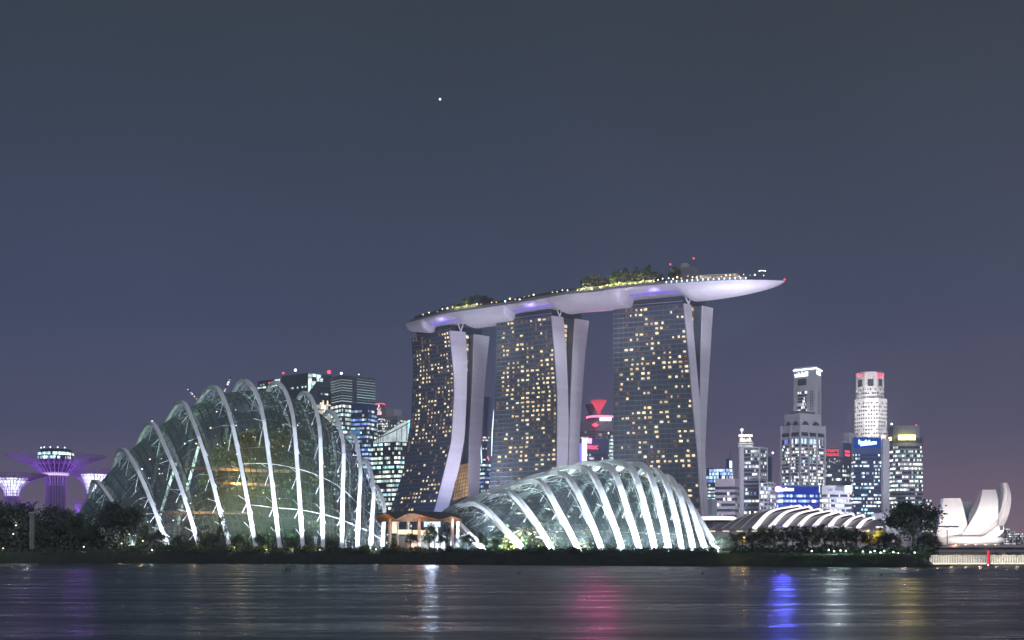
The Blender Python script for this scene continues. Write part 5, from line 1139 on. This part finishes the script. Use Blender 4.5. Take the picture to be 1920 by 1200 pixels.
for x, y, d, e, c in ((731, 982, 357, 900, (1, .5, .25)), (786, 982, 357, 1500, (1, .5, .28)), (850, 982, 359, 900, (1, .5, .28)), (812, 976, 370, 2600, (.8, .88, 1)), (770, 1000, 366, 2200, (1, .85, .75)), (760, 1024, 360, 1800, (1, .75, .6)), (790, 1026, 358, 1500, (1, .85, .7)), (840, 1022, 360, 1300, (.9, .95, 1)), (726, 1030, 352, 500, (.9, 1, .2))): lamp_at('POINT', P(x, y, d), e*.32, c, radius=.5)
fs = thing('fallen_parasol', GP(747, 352), 'pink red sloping shade sail by the path below the timber canopy', 'shade sail'); mb = MB(); a = [P(738, 1031, 352), P(757, 1030, 350), P(750, 1022, 354), P(741, 1024, 355)]; mb.face(a); mb.face([p + Vector((0, .05, -.15)) for p in reversed(a)]); mb.grid([a + [a[0]], [p + Vector((0, .05, -.15)) for p in a + [a[0]]]]); mb.build('cloth', pm('pink_cloth', (.6, .2, .22), .7), fs)
mb = MB()
for q in a: mb.bar(Vector((q.x, q.y, GZ - .2)), q, .05)
mb.build('pole', M['steel'], fs); fs.name = 'shade_sail'

# ------------------------------------------------------------------ cranes behind the tall dome
for lb, pts, d in (('lit crane jib behind the tall dome, leaning left above its fourth arch', [(352, 730), (360, 738), (371, 751), (378, 790)], 900), ('lit crane jib behind the tall dome, leaning right near its summit', [(433, 707), (427, 720), (421, 733), (416, 790)], 920), ('small lit crane tip showing above the third arch of the tall dome', [(284, 786), (286, 792), (287, 800), (290, 850)], 900)):
    cr_ = thing('tower_crane', GP(pts[-1][0], d), lb, 'crane', 'cranes behind the tall dome'); mb = MB(); ps = [P(x, y, d) for x, y in pts]; mb.tube(ps, .35, 4); mb.bar(ps[-1], Vector((ps[-1].x, d, GZ)), .9, 4)
    for q in range(3): mb.bar(ps[q] + UP*.9, ps[q+1] + UP*.9, .15)
    mb.build('jib', M['metal'], cr_); rr = random.Random(int(pts[0][0]))
    for q in (0, 1, 2):
        for u in (.05, .4, .75):
            if rr.random() < .2: continue
            mb = MB(); mb.ball(ps[q].lerp(ps[q+1], u) if q < 2 else ps[2], rr.uniform(.4, .9), 4); mb.build('jib_lamp', M['strip_white'], cr_)

# ------------------------------------------------------------------ stars
for x, y, rr_, lb in ((825, 186, 4.6, 'brightest white star high in the night sky above the hotel'), (844, 132, 1.6, 'faint small star just above the brightest star'), (361, 25, 1.8, 'faint star near the top left of the sky'), (1143, 205, 1.5, 'faint bluish star right of the brightest star'), (245, 197, 1.3, 'faint star at the left of the sky'), (1363, 180, 1.3, 'very faint reddish star at the upper right')):
    mb = MB(); mb.ball(Vector((0, 0, 0)), rr_*1.6, 6); c = P(x, y, 9000); mb.v = [v + c for v in mb.v]; tag(mb.build('star', emit('star_light', (.85, .93, 1), 4 if rr_ > 4 else .45), loc=c), lb, 'star', 'stars')

# ------------------------------------------------------------------ shoreline planting
pl = plant
pl('d', 229, 936, 386, 'tall round dark tree standing before the second arch of the tall dome', None, 1.0)
pl('d', 1713, 934, 300, 'biggest dark round tree on the right shore, before the round cornered tower', None, 1.15)
for x, y, w, k, lb in ((-25, 938, 1, 'a', 'dark tree at the extreme left edge under the white funnel'), (12, 948, 1, 'c', 'dark tree below the white funnel of the left light tower'), (44, 944, .9, 'b', 'dark tree just left of the pale stone pillar'), (78, 956, .95, 'a', 'dark tree between the stone pillar and the central light tower trunk'), (104, 950, .85, 'b', 'dark tree right before the trunk of the central light tower'), (132, 957, .9, 'a', 'dark tree right of the central light tower trunk'), (160, 966, .8, 'b', 'dark tree at the left tip of the tall dome')):
    pl(k, x, y, 392 + (x*7 % 23), lb, 'dark trees below the light towers', w)
for x, y, k, w, lb in ((20, 985, 'b', 1.1, 'low dark tree at the far left shore'), (95, 985, 'b', 1.2, 'low dark tree right of the stone pillar'), (135, 990, 'b', 1.1, 'low dark tree on the shore before the dome tip'), (180, 984, 'b', 1.0, 'low dark tree before the leftmost arch of the tall dome'), (270, 985, 'c', .8, 'small dark tree right of the tall round tree'), (298, 996, 'b', .9, 'small dark tree at the foot of the second arch'), (335, 1005, 'b', .9, 'small dark tree between the second and third arch feet'), (374, 998, 'c', .7, 'small dark tree over the foot of the third arch'), (398, 1000, 'b', .8, 'small dark tree just right of the third arch foot'), (418, 966, 'c', .42, 'slim dark tree hiding the foot of the fourth arch'), (446, 1004, 'b', .8, 'small tree between the fourth and fifth arch feet'), (488, 1004, 'b', .8, 'small tree at the foot of the fifth arch'), (548, 1012, 'b', .7, 'low tree between the sixth and seventh arch feet'), (620, 1013, 'b', .9, 'low umbrella shaped tree right of the eighth arch foot'), (657, 1016, 'b', .8, 'low tree between the ninth and tenth arch feet'), (738, 1008, 'c', .7, 'small tree at the left foot of the timber canopy'), (770, 1001, 'b', .9, 'dark tree before the lit wall of the timber canopy'), (806, 984, 'c', .9, 'tallest dark tree before the timber canopy'), (826, 1004, 'b', .8, 'dark tree under the right end of the timber canopy'), (880, 1002, 'b', .9, 'dark tree before the first arch of the low dome'), (904, 1000, 'c', .8, 'dark tree between the first and second arch of the low dome'), (928, 1010, 'b', .8, 'low dark tree before the glazing of the low dome'), (955, 1018, 'b', .7, 'lowest dark tree left of the second arch foot of the low dome')):
    pl(k, x, y, shore_d(x) + 19 + (x*13 % 7), lb, 'trees along the left shore', w)
rnd = random.Random(9)
for i, (x, y, k, w) in enumerate(((1352, 1006, 'b', 1), (1372, 1000, 'a', .9), (1392, 998, 'b', 1), (1412, 992, 'a', .9), (1432, 989, 'c', 1), (1452, 986, 'a', .9), (1474, 990, 'b', 1), (1486, 982, 'p', 1), (1502, 986, 'a', .9), (1510, 983, 'p', 1), (1524, 988, 'c', .9), (1546, 984, 'a', .9), (1566, 989, 'b', 1), (1588, 986, 'a', .9), (1606, 992, 'b', .9), (1632, 996, 'y', 1.15), (1658, 990, 'a', .9), (1675, 1002, 'b', .9), (1688, 994, 'p', 1), (1738, 1000, 'b', 1.1), (1752, 1010, 'b', 1.2))):
    lab = ['low dark tree at the right foot of the low dome', 'dark tree left of the orange street lamp', 'dark tree behind the orange street lamp', 'dark tree right of the orange street lamp', 'dark bushy tree under the first glowing roof arc', 'dark tree under the second glowing roof arc', 'dark tree left of the palm pair before the hall', 'left palm of the pair before the arched hall', 'dark tree between the two palms before the hall', 'right palm of the pair before the arched hall', 'dark tree under the fifth glowing roof arc', 'dark tree under the sixth glowing roof arc', 'dark tree under the seventh glowing roof arc', 'dark tree under the last glowing roof arc', 'dark tree just left of the yellow lit tree', 'yellow lit broad tree around a street lamp on the right shore', 'dark tree right of the yellow lit tree', 'low dark tree left of the palm beside the biggest tree', 'palm standing left of the biggest tree on the right shore', 'low spreading tree right of the biggest tree', 'low spreading tree at the left end of the bridge'][i]
    pl(k, x, y, 312 + (i*7 % 16) if x < 1730 else 306, lab, 'trees along the right shore', w, 3.0)
for i, (x, y, k, d, lb) in enumerate(((1548, 1036, 'g', 294, 'green lit shrub left end of the right bank'), (1566, 1034, 's', 296, 'pale lit shrub before the lamp row on the right bank'), (1578, 1036, 'g', 293, 'second pale green shrub before the lamp row'), (1594, 1037, 'g', 295, 'green shrub right of the pale shrubs on the right bank'), (1608, 1042, 's', 292, 'dark shrub left of the pale statue'), (1634, 1042, 'g', 292, 'dark green shrub right of the pale statue'), (1664, 1040, 's', 291, 'dark shrub below the right lamp row'), (1690, 1040, 's', 290, 'dark shrub below the biggest tree'), (1722, 1042, 'g', 288, 'bright green lit shrub at the right end of the grass bank'), (1500, 1036, 's', 298, 'dark shrub left part of the right bank'), (1462, 1034, 's', 300, 'dark shrub on the bank below the first roof arcs'), (1426, 1032, 's', 302, 'dark shrub on the bank right of the orange lamp'))):
    pl(k, x, y, d, lb, 'shrubs on the right bank', 1.2, 2.2)
cyc = [(1058, 'third'), (1108, 'fourth'), (1150, 'fifth'), (1186, 'sixth'), (1216, 'seventh'), (1243, 'eighth'), (1268, 'ninth'), (1318, 'eleventh'), (1336, 'last')]
for x, o_ in cyc: pl('q', x, 1033 if x != 1336 else 1030, shore_d(x) + 14, 'small cycad palm beside the foot of the %s arch of the low dome' % o_, 'cycads before the low dome', 1.1, 3.2)
for x, lb in ((240, 'first'), (310, 'second'), (368, 'third'), (432, 'fourth'), (480, 'fifth'), (524, 'sixth'), (572, 'seventh'), (606, 'eighth'), (642, 'ninth'), (680, 'eleventh'), (722, 'last')):
    pl(rnd.choice('sgk'), x + 8, 1021 + rnd.uniform(-2, 3), shore_d(x) + 12, 'low shrub at the foot of the %s arch of the tall dome' % lb, 'shrubs before the tall dome', 1.3, 3.2)
for x, lb in ((752, 'yellow green shrub at the left foot of the timber canopy'), (790, 'shrub before the lit shop below the timber canopy'), (850, 'shrub under the right columns of the timber canopy'), (985, 'shrub at the second arch foot of the low dome'), (1010, 'shrub between the second and third arch feet of the low dome'), (1082, 'shrub at the third arch foot of the low dome')):
    pl('k' if x < 800 else 's', x, 1022, shore_d(x) + 12, lb, 'shrubs between the domes', 1.5, 3.2)
# clipped hedge edging the left bank
mb = MB(); rnd = random.Random(14)
for _ in range(9000):
    x = rnd.uniform(-120, 1345); d = shore_d(x) + rnd.uniform(8, 15); mb.leaf(GP(x, d, 3.0 + rnd.random()**1.5*1.5), rnd.uniform(.35, .7), rnd)
tag(mb.build('hedge', M['leaf_dark'], loc=GP(600, 345, 3)), 'long low dark hedge along the top of the left bank', 'hedge')
mb = MB()
for _ in range(9000):
    x = rnd.uniform(1330, 1745); u = rnd.random(); d = shore_d(x) + 2 + u*18; mb.leaf(GP(x, d, interp([(0, .7), (.2, 2.1), (.5, 2.6), (1, 3.1)], u)), .35, rnd, .5)
gr = mb.build('grass', M['leaf_mid'], loc=GP(1540, 290, 2)); tag(gr, 'rough grass on the right bank', 'grass', kind='stuff')
mb = MB(); rnd = random.Random(15)
for _ in range(15000):
    x = rnd.uniform(-150, 1760)
    if 460 < x < 1335 and rnd.random() < .55: continue
    d = shore_d(x) + (26 + rnd.uniform(0, 12) if x > 1330 else 15 + rnd.uniform(0, 9))
    hh = interp([(-150, 11), (60, 9), (215, 6), (290, 4.6), (425, 4.2), (480, 1.7), (700, 1.5), (1330, 1.6), (1370, 2.8), (1560, 2.8), (1700, 2.8), (1760, 2.6)], x)*(.75 + .25*math.sin(x*.11)*math.sin(x*.037 + 2))
    mb.leaf(GP(x, d, 3 + rnd.random()*hh), rnd.uniform(.5, 1.1), rnd)
for _ in range(11000):
    x = rnd.uniform(-160, 268); d = 398 + rnd.uniform(0, 26); hh = interp([(-160, 13), (100, 11.5), (170, 9), (215, 7.5), (268, 4)], x)*(.8 + .2*math.sin(x*.16)*math.sin(x*.05 + 1))
    mb.leaf(GP(x, d, 3.4 + rnd.random()*hh), rnd.uniform(.9, 1.7), rnd)
tag(mb.build('undergrowth', M['leaf_dark'], loc=GP(700, 360, 3)), 'dark bushy undergrowth filling the shore between the trees', 'undergrowth', kind='stuff')
# lamps, pillar, statue
def garden_lamp(x, y, d, label, group, mat='lamp_white', r_=.2, e=0, col=(.85, 1, .9)):
    p = P(x, y, d); r = thing('garden_lamp', Vector((p.x, p.y, min(p.z - .3, 3))), label, 'lamp', group); mb = MB(); mb.bar(Vector((p.x, p.y, min(p.z - .3, 2.4))), p, .05, 5); mb.build('post', M['metal'], r)
    mb = MB(); mb.lathe(p, [(r_*1.6, -r_*.9), (r_*.5, r_*.9), (.02, r_*1.2)], 8); mb.build('shade', M[mat], r)
    if e: lamp_at('POINT', p + Vector((0, -.8, .1)), e, col, radius=.15)
row = [(1522, 1033), (1554, 1031), (1564, 1033.5), (1576, 1032), (1586, 1033), (1618, 1034), (1632, 1035), (1640, 1033), (1651, 1036), (1658, 1033), (1675, 1035), (1684, 1037.5), (1715, 1036), (1723, 1038.5)]
ords = ['leftmost', 'second', 'third', 'fourth', 'fifth', 'sixth', 'seventh', 'eighth', 'ninth', 'tenth', 'eleventh', 'twelfth', 'thirteenth', 'rightmost']
for k, (x, y) in enumerate(row): garden_lamp(x, y, 289, '%s of the white cone lamps strung along the right bank%s' % (ords[k], '' if k in (0, 13) else ', counted from the left'), 'cone lamps on the right bank', r_=.15, e=120 if k % 2 else 220, col=(.6, 1, .8))
garden_lamp(1635, 1051, 285, 'low cone lamp down on the grass below the lamp row of the right bank', 'cone lamps on the right bank')
for x, y, d, m_, e, lb in ((30, 985, 372, 'lamp_white', 200, 'white lamp in the dark trees left of the stone pillar'), (25, 1001, 372, 'lamp_white', 400, 'bright white lamp low at the far left shore'), (157, 1025, 368, 'lamp_white', 150, 'white lamp below the tip of the tall dome'), (6, 1028, 368, 'lamp_warm', 120, 'small warm lamp at the far left shore'), (285, 1031, 358, 'lamp_white', 160, 'white lamp left of the second arch foot'), (228, 1019, 358, 'lamp_warm', 250, 'warm lamp lighting the shrubs under the tall round tree'), (268, 1014, 358, 'lamp_warm', 350, 'warm green garden lamp right of the tall round tree'), (440, 1027, 352, 'lamp_white', 500, 'bright lamp cluster between the fourth and fifth arch feet'), (500, 1030, 350, 'lamp_white', 350, 'white lamp right of the fifth arch foot'), (548, 1031, 346, 'lamp_white', 300, 'white green lamp right of the sixth arch foot'), (600, 1031, 346, 'lamp_white', 250, 'white lamp at the eighth arch foot'), (705, 1030, 344, 'lamp_white', 300, 'green white lamp before the last arches of the tall dome'), (778, 1031, 342, 'lamp_warm', 300, 'warm lamp before the shop under the timber canopy'), (832, 1037, 338, 'lamp_warm', 200, 'warm lamp by the path under the canopy end'), (890, 1035, 334, 'lamp_white', 200, 'white lamp before the first arch of the low dome'), (1012, 1037, 322, 'lamp_white', 250, 'white lamp between the second and third arches of the low dome')):
    d = max(d, shore_d(x) + 13); garden_lamp(x, y, d, lb, 'garden lamps along the left shore', m_, .15, e*.7, (.8, 1, .75) if m_ == 'lamp_white' else (1, .8, .35))
lamp_at('SPOT', P(806, 1012, 362), 26000, (.6, .72, 1), Vector((P(806, 1012, 362).x*.4, 100, 0)), 50, 1.6, .9)  # added spot towards the bay for the white reflection below the pavilion
pp = thing('stone_pillar', GP(61, 394), 'pale square stone pillar lit among the dark trees at the left', 'pillar'); mb = MB(); mb.box(P(61, 996, 394), 1.5, 1.5, yz(962, 394) - yz(1030, 394)); mb.build('shaft', panelled('pillar_stone', (.16, .17, .17), .4, .3, .5, .8), pp); 
mb = MB(); mb.box(P(61, 961.5, 394), 1.8, 1.8, .3); mb.build('cap', M['concrete'], pp); lamp_at('POINT', P(50, 992, 384), 420, (.9, .95, 1), radius=.3)
st = MB(); c = P(1619, 1051, 286)
st.lathe(c, [(.35, -.6), (.30, 0), (.22, .3), (.32, .8), (.36, 1.2), (.2, 1.5), (.22, 1.7), (.2, 1.95), (.03, 2.1)], 10); tag(st.build('statue', M['palewall'], loc=c - UP*.6, smooth=True), 'pale stone statue standing on the grass of the right bank', 'statue'); lamp_at('POINT', c + Vector((-1, -2, .5)), 130, (1, .95, .8), radius=.2)
for x, y, e, c in ((1543, 1050, 500, (.6, 1, .4)), (1560, 1049, 420, (.7, 1, .4)), (1576, 1042, 700, (.75, 1, .9)), (1722, 1047, 160, (.5, 1, .4)), (1640, 1004, 4200, (1, .62, .08)), (1694, 1022, 900, (.75, .6, 1)), (1375, 1020, 200, (1, .8, .3))): lamp_at('SPOT', P(x, y, 311), e, c, P(x, y - 60, 325), 140, .3, .5) if y == 1004 else lamp_at('POINT', P(x, y, 288), e, c, radius=.2)
# ------------------------------------------------------------------ buoys
for x, y, s_, lb in ((540, 1071, 1.0, 'dark round buoy floating near the left bank'), (974, 1077, .5, 'small dark float in mid water before the low dome'), (1317, 1077, .5, 'small dark float on the water before the right end of the low dome'), (1586, 1078, .4, 'tiny dark float below the right bank'), (1652, 1079, .4, 'tiny dark float farthest right on the water')):
    d = CH*F/(y - YH); c = GP(x, d, 0); bu = thing('buoy', c, lb, 'buoy', 'buoys on the bay'); mb = MB(); mb.lathe(c, [(.1, -.35*s_), (.42*s_, -.15*s_), (.50*s_, .15*s_), (.40*s_, .45*s_), (.12*s_, .6*s_)], 12); mb.build('float', M['metal'], bu, smooth=True); mb = MB(); mb.bar(c + UP*.5*s_, c + UP*.9*s_, .05*s_, 6); mb.build('ring_bolt', M['metal'], bu)
# unused prototypes
for k, o in PRO.items():
    if k not in USED:
        for c in list(o.children): bpy.data.objects.remove(c)
        bpy.data.objects.remove(o)

# ------------------------------------------------------------------ night haze over the bay
HAZE = .00022
mb = MB(); mb.prism([(-2600, -30), (2600, -30), (2600, 2480), (-2600, 2480)], -1.0, 345.0)
hz = mb.build('haze', bpy.data.materials.new('night_haze')); hz['kind'] = 'stuff'
hm = hz.data.materials[0]; hm.use_nodes = True; hm.node_tree.nodes.clear()
ho = hm.node_tree.nodes.new('ShaderNodeOutputMaterial'); hv = hm.node_tree.nodes.new('ShaderNodeVolumePrincipled')
hv.inputs['Color'].default_value = (.80, .84, 1, 1); hv.inputs['Density'].default_value = HAZE; hv.inputs['Anisotropy'].default_value = 0.2
hm.node_tree.links.new(hv.outputs[0], ho.inputs['Volume'])
